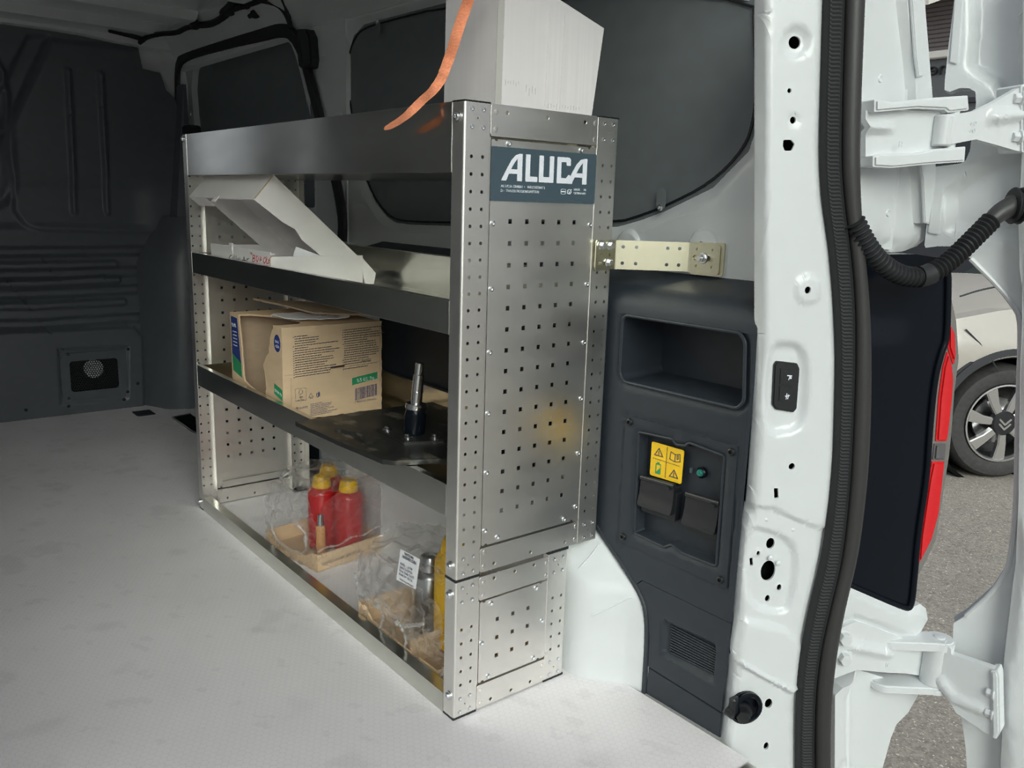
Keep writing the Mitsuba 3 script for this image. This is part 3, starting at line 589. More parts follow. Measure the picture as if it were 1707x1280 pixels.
H_C = [(0.0094,1.027), (0.0059,0.9664), (0.0156,0.9299), (0.0582,0.7066), (0.0637,0.4514), (0.0487,0.3282), (0.0493,0.2845), (0.0305,0.3136), (0.069,0.2578), (0.0529,0.2395), (0.0682,0.0673), (0.0716,-0.0069)]
H_R = [(0.0176,1.027), (0.0087,0.9665), (0.0197,0.9301), (0.0626,0.7067), (0.0683,0.4513), (0.0552,0.328), (0.0607,0.2841), (0.033,0.3135), (0.0725,0.2577), (0.0567,0.2394), (0.0741,0.0669), (0.0756,-0.0072)]
H_T = [(0.0085,1.035), (0.0055,0.9694), (0.0151,0.9344), (0.0577,0.7116), (0.0632,0.4563), (0.0478,0.3367), (0.0477,0.3008), (0.0302,0.3174), (0.0685,0.2627), (0.0523,0.2449), (0.0673,0.0755), (0.071,-0.0005)]
holes = [affinity.scale(Point(c).buffer(1, quad_segs=6), abs(r[0]-c[0]), abs(t_[1]-c[1])) for c, r, t_ in zip(H_C, H_R, H_T)]
holes += [rnd(P([(0.004,0.9042), (0.0149,0.9047), (0.0205,0.8995), (0.0172,0.8909), (0.0071,0.8905), (0.0039,0.8966)]), .002), rnd(P([(0.0396,0.4185), (0.046,0.4184), (0.0484,0.4037), (0.0421,0.4029)]), .001), rnd(P([(0.0183,0.3054), (0.0229,0.3062), (0.025,0.2938), (0.0204,0.293)]), .001)]
pil = P(PLE+PRE[::-1])
SWR = [(0.0069,0.6289), (0.046,0.6351), (0.0699,0.6208), (0.0778,0.5734), (0.0791,0.5207), (0.0676,0.5012), (0.0138,0.4945)]
RC1 = [(0.0419,0.7236), (0.0722,0.7275), (0.081,0.6886), (0.0431,0.6881)]
LD1 = [(0.0056,0.3907), (0.0427,0.3872), (0.0819,0.3678), (0.1328,0.3506)]
LD2 = [(0.0036,0.1486), (0.0403,0.1248), (0.1021,0.089)]
LOWR = [(0.0107,0.3563), (0.0322,0.354), (0.0739,0.3379), (0.092,0.309), (0.0907,0.2415), (0.0814,0.2125), (0.0109,0.2348)]
LBX = [(0.0127,0.2153), (0.0834,0.1927), (0.1187,0.1612)]
SWR = sm(SWR, 2); RC1 = sm(RC1, 2); LOWR = sm(LOWR, 2)
def pil_h(u, v):
    dl = u-np.interp(v, PLv[:, 1], PLv[:, 0]); dr_ = np.interp(v, PRv[:, 1], PRv[:, 0])-u
    h = -.022*(1-np.sqrt(np.clip(1-(1-np.clip(dl/.012, 0, 1))**2, 0, 1)))
    h -= .012*ss(.020, .002, dr_)
    h -= .009*ss(.003, -.010, sdpoly(u, v, SWR))
    h += .004*ss(.003, -.003, sdpoly(u, v, RC1))
    h -= .007*ss(.003, -.005, sdpoly(u, v, LOWR))
    lo = np.interp(u, [p[0] for p in LD1], [p[1] for p in LD1]); h -= .005*ss(.002, -.002, v-lo)
    lo3 = np.interp(u, [p[0] for p in LBX], [p[1] for p in LBX]); h += .006*ss(.006, -.010, v-lo3)
    lo2 = np.interp(u, [p[0] for p in LD2], [p[1] for p in LD2]); h += .006*ss(.005, .0, np.abs(v-lo2+.0))-.005*ss(.001, -.006, v-lo2)
    h -= .006*ss(.022, .012, np.hypot(u-H_C[0][0], v-H_C[0][1]))
    for c in H_C[7:9]: h += .0015*ss(.007, .005, np.hypot(u-c[0], v-c[1]))
    h -= .002*ss(.010, .006, np.hypot(u-H_C[2][0], v-H_C[2][1]))
    return h
struct('wall_rear', plate('PI', pil.difference(unary_union(holes)), .0035, refine=.0045, h=pil_h), 'm_white_paint', 'white painted rear door pillar with holes and pressed ledges', 45)
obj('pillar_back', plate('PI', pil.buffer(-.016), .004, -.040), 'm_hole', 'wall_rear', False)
for q in [(0.0354,0.3683), (0.079,0.3514), (0.062,0.2984), (0.0489,0.3074)]:
    obj('weld_spot', lathe([(.0042, 0), (.003, .0012), (.0001, .0016)], at('PI', *q, -.006), FRAMES['PI'][3], 14), 'm_white_paint', 'wall_rear', 40)
t = thing('switch_panel', 'black two-button switch panel in the white rear pillar', 'switch')
SWP = [(0.0269,0.6052), (0.0585,0.6019), (0.0629,0.5942), (0.0647,0.5367), (0.0608,0.5305), (0.0332,0.535), (0.0271,0.542), (0.024,0.5992)]
obj('frame', plate('PI', rnd(P(SWP), .003), .012, -.004, bev=.002), 'm_black', t)
SB = [(0.0323,0.5966), (0.0549,0.5941), (0.0577,0.5419), (0.0347,0.5464)]
sb = np.array(SB)
for a0, a1 in ((.02, .49), (.51, .98)):
    q = [sb[0]*(1-a0)+sb[3]*a0, sb[1]*(1-a0)+sb[2]*a0, sb[1]*(1-a1)+sb[2]*a1, sb[0]*(1-a1)+sb[3]*a1]
    o = obj('button', plate('PI', P(q).buffer(-.0005), .004, -.0025, bev=.0008), 'm_black', t)
i1, i2 = [(0.0472,0.582), (0.0469,0.5551)]
PF = shifted('PI', -.0023)
obj('icon', join(*[plate(PF, g, .0005, .0005) for g in polys(unary_union([ln([(i1[0]-.003, i1[1]+.003), (i1[0]+.003, i1[1]+.0025)], .0016), ln([(i1[0]+.001, i1[1]+.002), (i1[0]-.001, i1[1]-.003)], .0012), Point(i1[0]+.0022, i1[1]-.0004).buffer(.0014)]))]), 'm_letter', t, False)
obj('icon', join(*[plate(PF, g, .0005, .0005) for g in polys(unary_union([ln([(i2[0]-.003, i2[1]), (i2[0]+.003, i2[1]+.001)], .0013), ln([(i2[0]-.001, i2[1]+.004), (i2[0]-.0015, i2[1]-.004)], .0011), ln([(i2[0]+.0015, i2[1]+.002), (i2[0]+.001, i2[1]-.004)], .0011)]))]), 'm_letter', t, False)
t = thing('lashing_eye', 'black swivelling lashing eye bolted low on the white rear pillar', 'lashing eye')
bc = (0.0296,0.0643); bn = FRAMES['PI'][3]; b0 = at('PI', *bc, -.002)
pu, pv = FRAMES['PI'][1], FRAMES['PI'][2]
obj('cup', lathe([(.027, -.002), (.027, .003), (.023, .005), (.020, .001), (.0001, -.001)], b0, bn, 28), 'm_black_gloss', t, 40)
obj('bolt', hexhead(b0-pu*.004-pv*.006, bn-pu*.35, .011, .016), 'm_black', t)
obj('eye', tube([b0+pu*(.019*math.cos(a))+pv*(.006+.021*math.sin(a))+bn*.010 for a in np.linspace(-.5, 3.4, 14)], .0038, 8, 1), 'm_black_gloss', t, 40)
obj('tongue', join(bx(-.008, .008, -.006, .006, -.014, .014, .003).apply_transform(trimesh.transformations.translation_matrix(b0-pu*.022+pv*.010+bn*.008)), cyl(b0-pu*.030+pv*.000+bn*.004, b0-pu*.024-pv*.002+bn*.014, .008)), 'm_black', t)

# ---- rear door seal on the body
SL = [(0.0381,1.122), (0.0577,0.8933), (0.0682,0.8309), (0.0879,0.759), (0.1018,0.6931), (0.1155,0.6082), (0.1286,0.4665), (0.1307,0.3929), (0.1282,0.3079), (0.1169,0.2209), (0.1111,0.1415), (0.1131,0.0595), (0.1303,-0.1011)]
SM = [(0.0641,1.124), (0.0841,0.8943), (0.0959,0.8318), (0.1152,0.7596), (0.1295,0.6936), (0.1409,0.6084), (0.1529,0.4662), (0.1562,0.3924), (0.157,0.3071), (0.1469,0.2296), (0.1385,0.1503), (0.141,0.0579), (0.1601,-0.1034)]
SR = [(0.0903,1.125), (0.109,0.8952), (0.1261,0.7925), (0.1471,0.7106), (0.1647,0.6085), (0.1792,0.466), (0.1814,0.3731), (0.1802,0.3064), (0.171,0.2386), (0.1649,0.1591), (0.166,0.0565), (0.1858,-0.1053)]
def resample(p, n):
    p = sm(p, 2, False); s = np.r_[0, np.cumsum(np.hypot(*np.diff(p, axis=0).T))]; q = np.linspace(0, s[-1], n)
    return np.stack([np.interp(q, s, p[:, k]) for k in range(2)], 1)
t = thing('rear_door_seal', 'black ribbed rubber door seal running down the rear pillar', 'door seal')
nS = 480
sl, smid, sr = (resample(x, nS) for x in (SL, SM, SR))
rings = []
for i in range(nS):
    a, b = sl[i], smid[i]; rib = .0012*(i % 2)
    rings.append([at('PI', *a, -.006), at('PI', *(a*.92+b*.08), .006), at('PI', *(a*.85+b*.15), .0085+rib*0), at('PI', *(a*.75+b*.25), .0085+rib), at('PI', *(a*.3+b*.7), .0075+rib), at('PI', *(a*.2+b*.8), .0075), at('PI', *(a*.12+b*.88), .0095), at('PI', *b, .004), at('PI', *b, -.008)])
obj('base_strip', loft(rings), 'm_rubber', t, 30)
rings = []
for i in range(0, nS, 2):
    a, b = smid[i], sr[i]; c = (a+b)/2; w = np.linalg.norm(b-a)/2*1.02; d = (b-a)/np.linalg.norm(b-a)
    rings.append([at('PI', *(c+d*w*math.cos(q)), .004+w*.85*math.sin(q)) for q in np.linspace(-.6, math.pi+.5, 14)])
obj('bulb', loft(rings), 'm_rubber_smooth', t, 50)

# ---- body outside the seal
EXP = [(-0.0975,1.123), (0.0815,1.156), (0.1034,1.097), (0.157,0.9845), (0.1943,0.8914), (0.2165,0.7833), (0.214,0.7635), (0.1694,0.7555), (0.0749,0.7529), (-0.0204,0.7542)]
BEA = [(0.0316,1.147), (0.0443,1.103), (0.0828,1.032), (0.1025,0.9901), (0.1414,0.8904), (0.1676,0.8198), (0.1768,0.7998)]
struct('wall_outer', plate('EX', P(EXP), .004, refine=.015, h=lambda u, v: -.010*ss(.012, .0, v-.762)), 'm_white_paint', 'white body corner outside the rear door seal', 40)
bea = sm(BEA[::-1], 2, False); exr = np.array(EXP[1:7])[::-1]
rings = []
for u, v in bea:
    ue = float(np.interp(v, exr[:, 1], exr[:, 0]))
    rings.append([at('EX', u-.004, v, -.001), at('EX', u+.000, v, .004), at('EX', u+.004, v, .012), at('EX', u+.010, v, .014), at('EX', ue-.006, v, .016), at('EX', ue, v, .012), at('EX', ue, v, -.01), at('EX', u, v, -.01)])
obj('gutter_flange', loft(rings), 'm_white_paint', 'wall_outer', 40)
RB1 = [(0.0332,1.147), (0.0619,1.153), (0.0752,1.108), (0.1152,1.01), (0.0976,1.006), (0.0828,1.032)]
RB2 = [(0.1346,0.8883), (0.164,0.8898), (0.1881,0.8009), (0.1746,0.8007), (0.1502,0.8643)]
for q in (RB1, RB2): obj('sealer_strip', plate(shifted('EX', .0185), rnd(P(q), .002), .004, bev=.0014), 'm_white_paint', 'wall_outer', 40)
for q in [(0.0255,0.9974), (0.092,0.814)]: obj('dimple', lathe([(.006, 0), (.0045, .0018), (.0001, .0006)], at('EX', *q), (0, -1, 0), 16), 'm_white_paint', 'wall_outer', 40)
obj('side_skin', loft([[(.545+.02*ss(1.2, .6, z), -.335, z), (.56+.055*ss(1.35, .7, z), -.30, z), (.575+.06*ss(1.35, .7, z), .4, z), (.54, .4, z), (.53, -.3, z)] for z in np.linspace(.76, 1.38, 8)]), 'm_white_paint', 'wall_outer', 40)
obj('side_skin', loft([[(.625, -.29, z), (.634, .4, z), (.60, .4, z), (.59, -.28, z)] for z in np.linspace(-.35, .77, 4)]), 'm_white_paint', 'wall_outer', 40)
obj('gutter_side', plate(frame((.44, -.33, 0), (0, 1, 0)), sbox(0, -.3, .06, 1.35), .003), 'm_white_paint', 'wall_outer', False)
# ---- tail lamp
t = thing('tail_lamp', 'black tail lamp housing with a tall red lens beside the open rear door', 'tail lamp')
HOU = [(-0.027,0.7541), (0.0373,0.754), (0.1089,0.7557), (0.1505,0.7509), (0.1684,0.7315), (0.1728,0.7063), (0.1841,0.6274), (0.1776,0.6117), (0.1706,0.565), (0.1753,0.4814), (0.1826,0.4092), (0.1806,0.3124), (0.1859,0.235), (0.1881,0.1829), (0.1749,0.1824), (0.0517,0.2407), (0.0397,0.2542)]
houc = np.array(HOU)
RIM = np.array([(0.1505,0.7509), (0.1684,0.7315), (0.1728,0.7063), (0.1841,0.6274), (0.1776,0.6117), (0.1706,0.565), (0.1753,0.4814), (0.1826,0.4092), (0.1806,0.3124), (0.1859,0.235), (0.1881,0.1829), (0.1749,0.1824), (0.0517,0.2407)])
def hou_h(u, v):
    d = sdline(u, v, RIM)
    return .006*ss(.012, .007, d)-.010*ss(.05, .0, v-.72)*0-.014*ss(.09, .03, np.abs(v-.70))*ss(.0, .08, houc[3][0]-u)*.5
obj('housing', plate('LA', P(HOU), .055, refine=.008, h=lambda u, v: -.007*ss(.09, .03, np.abs(v-.70))*ss(.0, .08, houc[3][0]-u)), 'm_black_gloss', t, 35)
obj('rim', tube([at('LA', u, v, .001) for u, v in RIM], .0055, 10, 2), 'm_black_gloss', t, 40)
LF = shifted('LA', -.004)
LQ = FRAMES['LA']
def lens_part(q, name, m, lab=None, d=.034, top=.004): return obj(name, plate('LA', rnd(P(q), .0015), d, top, bev=.003), m, t, 40, lab)
CLR = [(0.1572,0.751), (0.1718,0.7378), (0.1868,0.6972), (0.206,0.654), (0.221,0.5956), (0.2218,0.545), (0.2274,0.4796), (0.2295,0.4409), (0.2285,0.3634), (0.2269,0.2946), (0.2088,0.2504), (0.1884,0.2116), (0.1793,0.2232), (0.1846,0.2352), (0.1806,0.3124), (0.1826,0.4092), (0.1753,0.4814), (0.1706,0.565), (0.1776,0.6117), (0.1841,0.6274), (0.1705,0.7063)]
obj('clear_cover', plate('LA', P(CLR), .040, -.001, bev=.006), 'm_lamp_clear', t, 40)
lens_part([(0.1831,0.6469), (0.1868,0.6514), (0.1988,0.6355), (0.2055,0.6045), (0.2056,0.5837), (0.2001,0.5952), (0.1884,0.6161)], 'red_reflector', 'm_red_lens')
lens_part([(0.1892,0.6115), (0.2018,0.5858), (0.2079,0.5637), (0.2108,0.5339), (0.213,0.4804), (0.2122,0.4647), (0.1907,0.4659), (0.1849,0.535), (0.1846,0.5843)], 'red_lens', 'm_red_lens', 'bright red lens')
lens_part([(0.189,0.4621), (0.2117,0.4608), (0.2139,0.4339), (0.19,0.4355)], 'grey_divider', 'm_lamp_grey')
lens_part([(0.1893,0.4325), (0.2138,0.431), (0.2171,0.345), (0.2102,0.3003), (0.1898,0.2556), (0.1859,0.3088), (0.1869,0.4019)], 'red_lens', 'm_red_lens', 'bright red lens')
# ---- upper hinge
HG = 'painted white cast door hinge'
def flange(F, pts, v0, v1, n0, n1, c=.003):
    return plate(F, P(pts), n1-n0, n1)
t = 'door_1__hinge'
UF = [(-0.0243,0.9625), (-0.0114,0.9625), (0.005,0.9604), (0.065,0.9697), (0.1312,0.9772), (0.1368,0.9579), (0.1013,0.9525), (0.0944,0.9562), (0.0466,0.9549), (-0.022,0.946)]
WB = [(-0.0254,0.949), (0.1049,0.9568), (0.1145,0.8995), (-0.017,0.8886)]
LFp = [(-0.0161,0.8894), (-0.0054,0.8924), (0.0556,0.8968), (0.0861,0.9032), (0.1399,0.9091), (0.1413,0.8881), (0.0789,0.8821), (0.0176,0.8746), (-0.0141,0.8749)]
def rib_h(u, v):
    q = (0.0323,0.9275); return .010*ss(.008, .002, np.abs(v-q[1]))*ss(.0, .03, q[0]-u)
obj('bracket', join(plate('LA', rnd(P(UF), .002), .028, .034, bev=.003), plate('LA', P(WB), .012, .018, refine=.006, h=rib_h), plate('LA', rnd(P(LFp), .002), .028, .034, bev=.003)), 'm_white_paint', t, 40)
PN = (0.1197,0.9322)
obj('pin', cyl(at('LA', PN[0], PN[1]+.040, .022), at('LA', PN[0], PN[1]-.040, .022), .008, c=.002), 'm_white_paint', t, 40)
ARM = [(-0.0215,0.9497), (0.0062,0.9526), (0.0292,0.9569), (0.0557,0.9695), (0.0923,0.9908), (0.1019,0.9913), (0.1172,0.905), (0.1033,0.9061), (0.0691,0.913), (0.0363,0.919), (-0.0152,0.9078)]
a0 = np.array(ARM)
def arm_h(u, v):
    q = [(0.0562,0.9493), (0.0987,0.9546)]; return .009*ss(.010, .002, sdline(u, v, [q[0], q[1]]))
obj('arm', plate('AU', rnd(P(ARM), .003), .012, .010, refine=.006, h=arm_h), 'm_white_paint', t, 40)
kn = (ARM[0][0]+.008, (ARM[0][1]+ARM[-1][1])/2)
obj('knuckle', cyl(at('AU', kn[0], ARM[0][1], .004), at('AU', kn[0], ARM[-1][1], .004), .013, c=.002, seg=24), 'm_white_paint', t, 40)
PLT = [(0.0919,0.9932), (0.0953,0.9958), (0.1041,0.9954), (0.1079,0.99), (0.1205,0.9085), (0.1175,0.9033), (0.1094,0.9047)]
obj('mounting_plate', plate('AU', rnd(P(PLT), .002), .05, .016, bev=.003), 'm_white_paint', t, 40)
au0 = FRAMES['AU'][1]
for q in [(0.09,0.9769), (0.0971,0.9249)]: obj('bolt', hexhead(at('AU', *q, .010)+au0*.008, -au0, .0075, .010), 'm_white_paint', t, 30)
mk = (0.0267,0.9374)
obj('cast_mark', join(text(shifted('AU', .0102), '60', mk[0]-.003, mk[1], .006, depth=.0006), text(shifted('AU', .0102), '60', mk[0]-.003, mk[1]-.010, .006, depth=.0006)), 'm_white_paint', t, False)
mk = (0.0257,0.9028)
obj('cast_mark', text(shifted('LA', .0302), 'R', mk[0], mk[1], .008, depth=.0008), 'm_white_paint', t, False)
# ---- lower body corner and hinge
LB1 = [(0.0347,0.2497), (0.0519,0.2396), (0.1753,0.1802), (0.2016,0.1898), (0.2155,0.1795), (0.2226,0.1592), (0.2123,0.1389), (0.1976,0.1234), (0.1768,0.1317), (0.0704,0.1796), (0.0393,0.1721), (0.0283,0.2045)]
lbc = np.array(LB1)
obj('lower_corner', plate('LA', rnd(P(LB1), .002), .05, .012, refine=.007, h=lambda u, v: -.012*ss(.012, 0, np.abs(sdpoly(u, v, lbc)))*.6), 'm_white_paint', 'wall_outer', 40)
LB2 = [(0.0365,0.0615), (0.0501,0.0723), (0.092,0.0821), (0.1004,0.0809), (0.1879,0.0445), (0.2364,0.0291), (0.2374,0.0154), (0.2201,-0.0181), (0.1981,-0.0372), (0.1905,-0.061), (0.1782,-0.1375), (0.059,-0.1139)]
cr = [(0.0917,0.0757), (0.0836,0.0487), (0.1059,-0.1232)]
DM = (0.0752,-0.074)
def lb2_h(u, v):
    lo = np.interp(v, [p[1] for p in cr[::-1]], [p[0] for p in cr[::-1]])
    return .03*ss(.012, -.03, u-lo)-.006*ss(.016, .006, np.hypot((u-DM[0])*1.5, v-DM[1]))
obj('lower_cover', plate('LA', rnd(P(LB2), .003), .03, -.005, refine=.007, h=lb2_h), 'm_white_paint', 'wall_outer', 40)
obj('gutter_back', plate('LA', P([(0.0114,0.2573), (0.0519,0.2478), (0.1673,0.1769), (0.2053,0.1289), (0.2282,0.0259), (0.0386,0.045)]), .004, -.045), 'm_white_paint', 'wall_outer', False)
t = 'door_1__hinge_001'
LH = [(0.0332,0.1667), (0.0503,0.1749), (0.0704,0.1796), (0.11,0.163), (0.1766,0.1328), (0.2325,0.1143), (0.2422,0.0552), (0.1824,0.0719), (0.1462,0.0784), (0.0846,0.0929), (0.0618,0.0888), (0.0394,0.0836)]
def lh_h(u, v):
    q = [(0.0596,0.1401), (0.1433,0.1136)]; return .008*ss(.012, .002, sdline(u, v, [q[0], q[1]]))
obj('bracket', plate('LA', rnd(P(LH), .003), .020, .014, refine=.006, h=lh_h), 'm_white_paint', t, 40)
c1, c2 = [(0.6637,-0.4231,0.141), (0.6795,-0.4292,0.0389)]
ax = np.array([0, 0, 1.0]); cc = at('LA', *(0.2301,0.0981), .026)
zt, zb = (0.2261,0.1228)[1], (0.2369,0.0571)[1]
def disc(z0, z1, r):
    p = Point(cc[0], cc[1]).buffer(r, quad_segs=8)
    w = at('LA', *(0.1536,0.1089), .0)
    return plate(frame((0, 0, 0), (1, 0, 0), (0, 1, 0)), p.union(LineString([(cc[0], cc[1]), (w[0], w[1])]).buffer(r*.9)), z1-z0, z1, bev=.003)
obj('top_flange', disc(zt, zt+.014, .024), 'm_white_paint', t, 40)
obj('bottom_flange', disc(zb-.012, zb, .024), 'm_white_paint', t, 40)
obj('pin_head', lathe([(.0085, 0), (.0085, .002), (.007, .003), (.0001, .003)], (cc[0], cc[1], zt+.0135), (0, 0, 1), 20), 'm_white_paint', t, 40)
obj('knuckle', cyl((cc[0], cc[1], zb), (cc[0], cc[1], zt), .0215, c=.001, seg=28), 'm_white_paint', t, 40)
au = FRAMES['AR'][1]
A2 = [(0.0042,0.1214), (0.0195,0.1381), (0.0311,0.132), (0.0332,0.1222), (0.0958,0.1225), (0.1033,0.1173), (0.114,0.0382), (0.114,0.0128), (0.0996,0.0113), (0.0528,0.0262), (0.0375,0.0466), (0.0213,0.0591), (0.0072,0.0684)]
def a2_h(u, v):
    q = [(0.0235,0.0709), (0.0461,0.0503), (0.0887,0.0479)]; return .006*ss(.014, .0, sdline(u, v, q))
obj('arm', plate('AR', rnd(P(A2), .003), .014, .008, refine=.006, h=a2_h), 'm_white_paint', t, 40)
P2 = [(0.0918,0.1208), (0.1006,0.1244), (0.1043,0.1156), (0.1184,0.0244), (0.1143,0.0108), (0.1081,0.0121), (0.095,0.1034)]
obj('mounting_plate', plate('AR', rnd(P(P2), .002), .03, .016, bev=.003), 'm_white_paint', t, 40)
for q in [(0.0961,0.0829), (0.099,0.0483)]: obj('bolt', hexhead(at('AR', *q, .009)+au*.006, -au, .0075, .010), 'm_white_paint', t, 30)
ln_ = FRAMES['LA'][3]
for q in [(0.0495,0.1551), (0.0543,0.1197), (0.0452,0.1358), (0.0489,0.1078)][:2]: obj('bolt', hexhead(at('LA', *q, .012), ln_-.3*LQ[1], .0105, .012), 'm_white_paint', t, 30)
mk = (0.1396,0.0903)
obj('cast_mark', text(shifted('LA', .0142), 'R', mk[0], mk[1], .007, depth=.0008), 'm_white_paint', t, False)
# ---- open rear door
DUP = [(-0.0477,1.176), (-0.0425,1.126), (-0.0422,1.062), (-0.041,1.012), (-0.0398,0.9987), (-0.0324,0.9958), (-0.0193,1.001), (-0.0065,1), (0.0022,0.9947), (0.0051,0.9783), (0.0059,0.9413), (0.0056,0.9095), (0.002,0.8959), (-0.0054,0.8909), (-0.0395,0.8859), (-0.0398,0.8543), (-0.0405,0.816), (-0.0394,0.7665), (-0.0372,0.7625), (-0.0197,0.7658), (0.0011,0.7668), (0.0272,0.7495), (0.0722,0.7078), (0.0939,0.6822), (0.1039,0.6667), (0.1101,0.6269), (0.1176,0.5532), (0.1245,0.4905), (0.1378,0.3799), (0.142,0.3119), (0.1417,0.2711), (0.1384,0.258), (0.1256,0.2215), (0.094,0.1719), (0.0778,0.1539), (0.0826,0.1085), (0.0865,0.0336), (0.111,-0.0105), (0.1232,-0.0602), (0.1372,-0.1395), (0.2565,-0.09), (0.0806,1.163)]
dupc = np.array(DUP)
RR = [(-0.0278,1.174), (-0.0151,1.074), (-0.0136,1.032), (-0.002,1.021), (0.0236,1.005), (0.0377,0.9749), (0.0564,0.9618), (0.0792,0.9613), (0.0511,1.166)]
RL = [(-0.019,0.8484), (-0.0024,0.8666), (0.0341,0.8951), (0.0561,0.9064), (0.0861,0.9106), (0.1038,0.7814), (0.0411,0.7802), (-0.0091,0.7888)]
def do_h(u, v):
    h = -.020*ss(.004, -.014, sdpoly(u, v, RR))-.014*ss(.006, -.016, sdpoly(u, v, RL))
    return h
struct('door_1', plate('DO', P(DUP), .004, refine=.007, h=do_h), 'm_white_paint', 'white inner skin of the open rear door', 40)
DIN = [(0.0414,1.157), (0.0637,0.9979), (0.0744,0.9078), (0.084,0.8037), (0.0944,0.7378), (0.1008,0.7129), (0.1076,0.6632), (0.1145,0.5949), (0.1395,0.3929), (0.1503,0.2832), (0.1504,0.2644), (0.1534,0.1875), (0.156,0.1192), (0.1638,0.0354), (0.1686,0.0115), (0.1745,-0.0523), (0.1806,-0.1048), (0.2756,-0.0649), (0.1019,1.151)]
dinc = np.array(DIN)
obj('inner_panel', plate('DR', P(DIN), .03, .0, refine=.012, h=lambda u, v: -.010*(1-ss(.0, .014, -sdpoly(u, v, dinc)))), 'm_white_paint', 'door_1', 40)
obj('door_outer_skin', plate(shifted('DO', -.03), P(DUP), .002), 'm_white_paint', 'door_1', False)
for q in ([(-0.0461,1.176), (-0.0358,1.175), (-0.031,1.125), (-0.0259,1.034), (-0.0377,1.038), (-0.041,1.109)], [(-0.0374,0.8553), (-0.024,0.8618), (-0.021,0.7828), (-0.0366,0.7858)]):
    obj('sealer_strip', plate(shifted('DO', .0035), rnd(P(q), .002), .0035, bev=.001), 'm_white_paint', 'door_1', 40)
obj('edge_hem', tube([at('DO', *q, .001) for q in [(0.0272,0.7495), (0.0722,0.7078), (0.0939,0.6822), (0.1039,0.6667), (0.1101,0.6269), (0.1176,0.5532), (0.1245,0.4905), (0.1378,0.3799), (0.142,0.3119), (0.1417,0.2711), (0.1384,0.258), (0.1256,0.2215), (0.094,0.1719)]], .004, 8, 1), 'm_white_paint', 'door_1', 40)
# ---- cable conduit between body and door
CP = [(0.3915,-0.3663,0.8005), (0.414,-0.3762,0.7671), (0.4383,-0.3869,0.7437), (0.4693,-0.4005,0.7282), (0.4998,-0.4139,0.7259), (0.5233,-0.4243,0.7363), (0.5484,-0.4353,0.7561), (0.5759,-0.4474,0.7852), (0.5994,-0.4577,0.8102)]
path = sm(CP, 3, False); s_ = np.r_[0, np.cumsum(np.linalg.norm(np.diff(path, axis=0), axis=1))]
nn = int(s_[-1]/.0009); q_ = np.linspace(0, s_[-1], nn); path = np.stack([np.interp(q_, s_, path[:, k]) for k in range(3)], 1)
t = thing('cable_conduit', 'black corrugated rubber cable conduit hanging between the body and the open door', 'cable conduit')
rad = .0125+.0022*np.cos(q_/.0072*2*math.pi)
mid = (q_ > s_[-1]*.50) & (q_ < s_[-1]*.575)
rad = np.where(mid, .0125, rad)
obj('bellows', sweep(path, circ(1, 18), scale=rad), 'm_rubber', t, 50)
mp = path[mid]
obj('sleeve', sweep(mp, circ(.0152, 20)), 'm_rubber', t, 40)
GE = [(0.5968,-0.4566,0.8084), (0.6101,-0.4625,0.8206), (0.6298,-0.4711,0.8296)]
obj('elbow', sweep(sm(GE, 3, False), circ(1, 18), scale=np.linspace(.0105, .0165, len(sm(GE, 3, False)))), 'm_rubber_smooth', t, 40)
ge = np.array(GE[2]); gd = np.array([.75, -.66, 0])
for k, (r_, o_) in enumerate(((.026, 0), (.021, .006), (.026, .010))):
    obj('grommet', lathe([(r_*.6, 0), (r_*.95, .001), (r_, .003), (r_*.9, .005), (r_*.6, .005)], ge+gd*(o_-.004), gd, 28), 'm_rubber', t, 40)

# ================================================================ the shelving unit
L, H, W, W2, D = 1.1657, .9469, .3010, .2352, .2382
SU = thing('shelving_unit', 'long aluminium van shelving unit with perforated end panels along the right wall', 'shelving unit')
def zcol(z0, z1, p=.024): return np.arange(z0, z1+1e-6, p)
def post(x0, x1, z0, z1, hz, cols, left, far, rivets, smallz):
    """Channel post: flange in the end plane with two columns of holes, side flange, inner lip."""
    t = .0016
    xe, xi = (x0, x1) if left else (x1, x0)      # xe: side with the deep flange
    sg, yy, rr_ = (1 if left else -1), t/2+.0002, .0032
    xo = xe+sg*t/2; arc = [(xo+sg*rr_*(1-math.cos(a)), yy+rr_*(1-math.sin(a))) for a in np.linspace(math.pi/2, 0, 6)]
    prof = LineString([(xi, .013), (xi, yy)]+arc+[(xo, .0282)]).buffer(t/2, quad_segs=4, cap_style=2, join_style=1)
    m = m3.Manifold.extrude(ccs(prof), z1-z0).translate((0, 0, z0))
    cut = [m3.Manifold.cylinder(.01, .0026, circular_segments=12).rotate((90, 0, 0)).translate((x, .006, z)) for x in cols for z in hz]
    cut += [m3.Manifold.cylinder(.01, .0013, circular_segments=8).rotate((90, 0, 0)).translate((sum(cols)/2, .006, z)) for z in smallz]
    m = tm(m-m3.Manifold.batch_boolean(cut, m3.OpType.Add))
    if far: m.vertices[:, 1] = L-m.vertices[:, 1]; m.faces = m.faces[:, ::-1]
    obj('post', m, 'm_alu', SU, 30)
    y, d = (0, (0, -1, 0)) if not far else (L-.0018, (0, -1, 0))
    rv = join(*[lathe([(.0036, 0), (.0030, .0011), (.0016, .0012), (.0008, .0002)], (x, y, z), d, 12) for x in cols for z in rivets])
    obj('rivets', rv, 'm_zinc', SU, 40, kind='stuff')
up_h, up_r, up_s = zcol(.297, .8895), (.9366, .9127, .2727, .2488), (.9247, .2613)
lo_h, lo_r, lo_s = zcol(.0582, .1777), (.2248, .2007, .0337, .0106), (.2127, .0222)
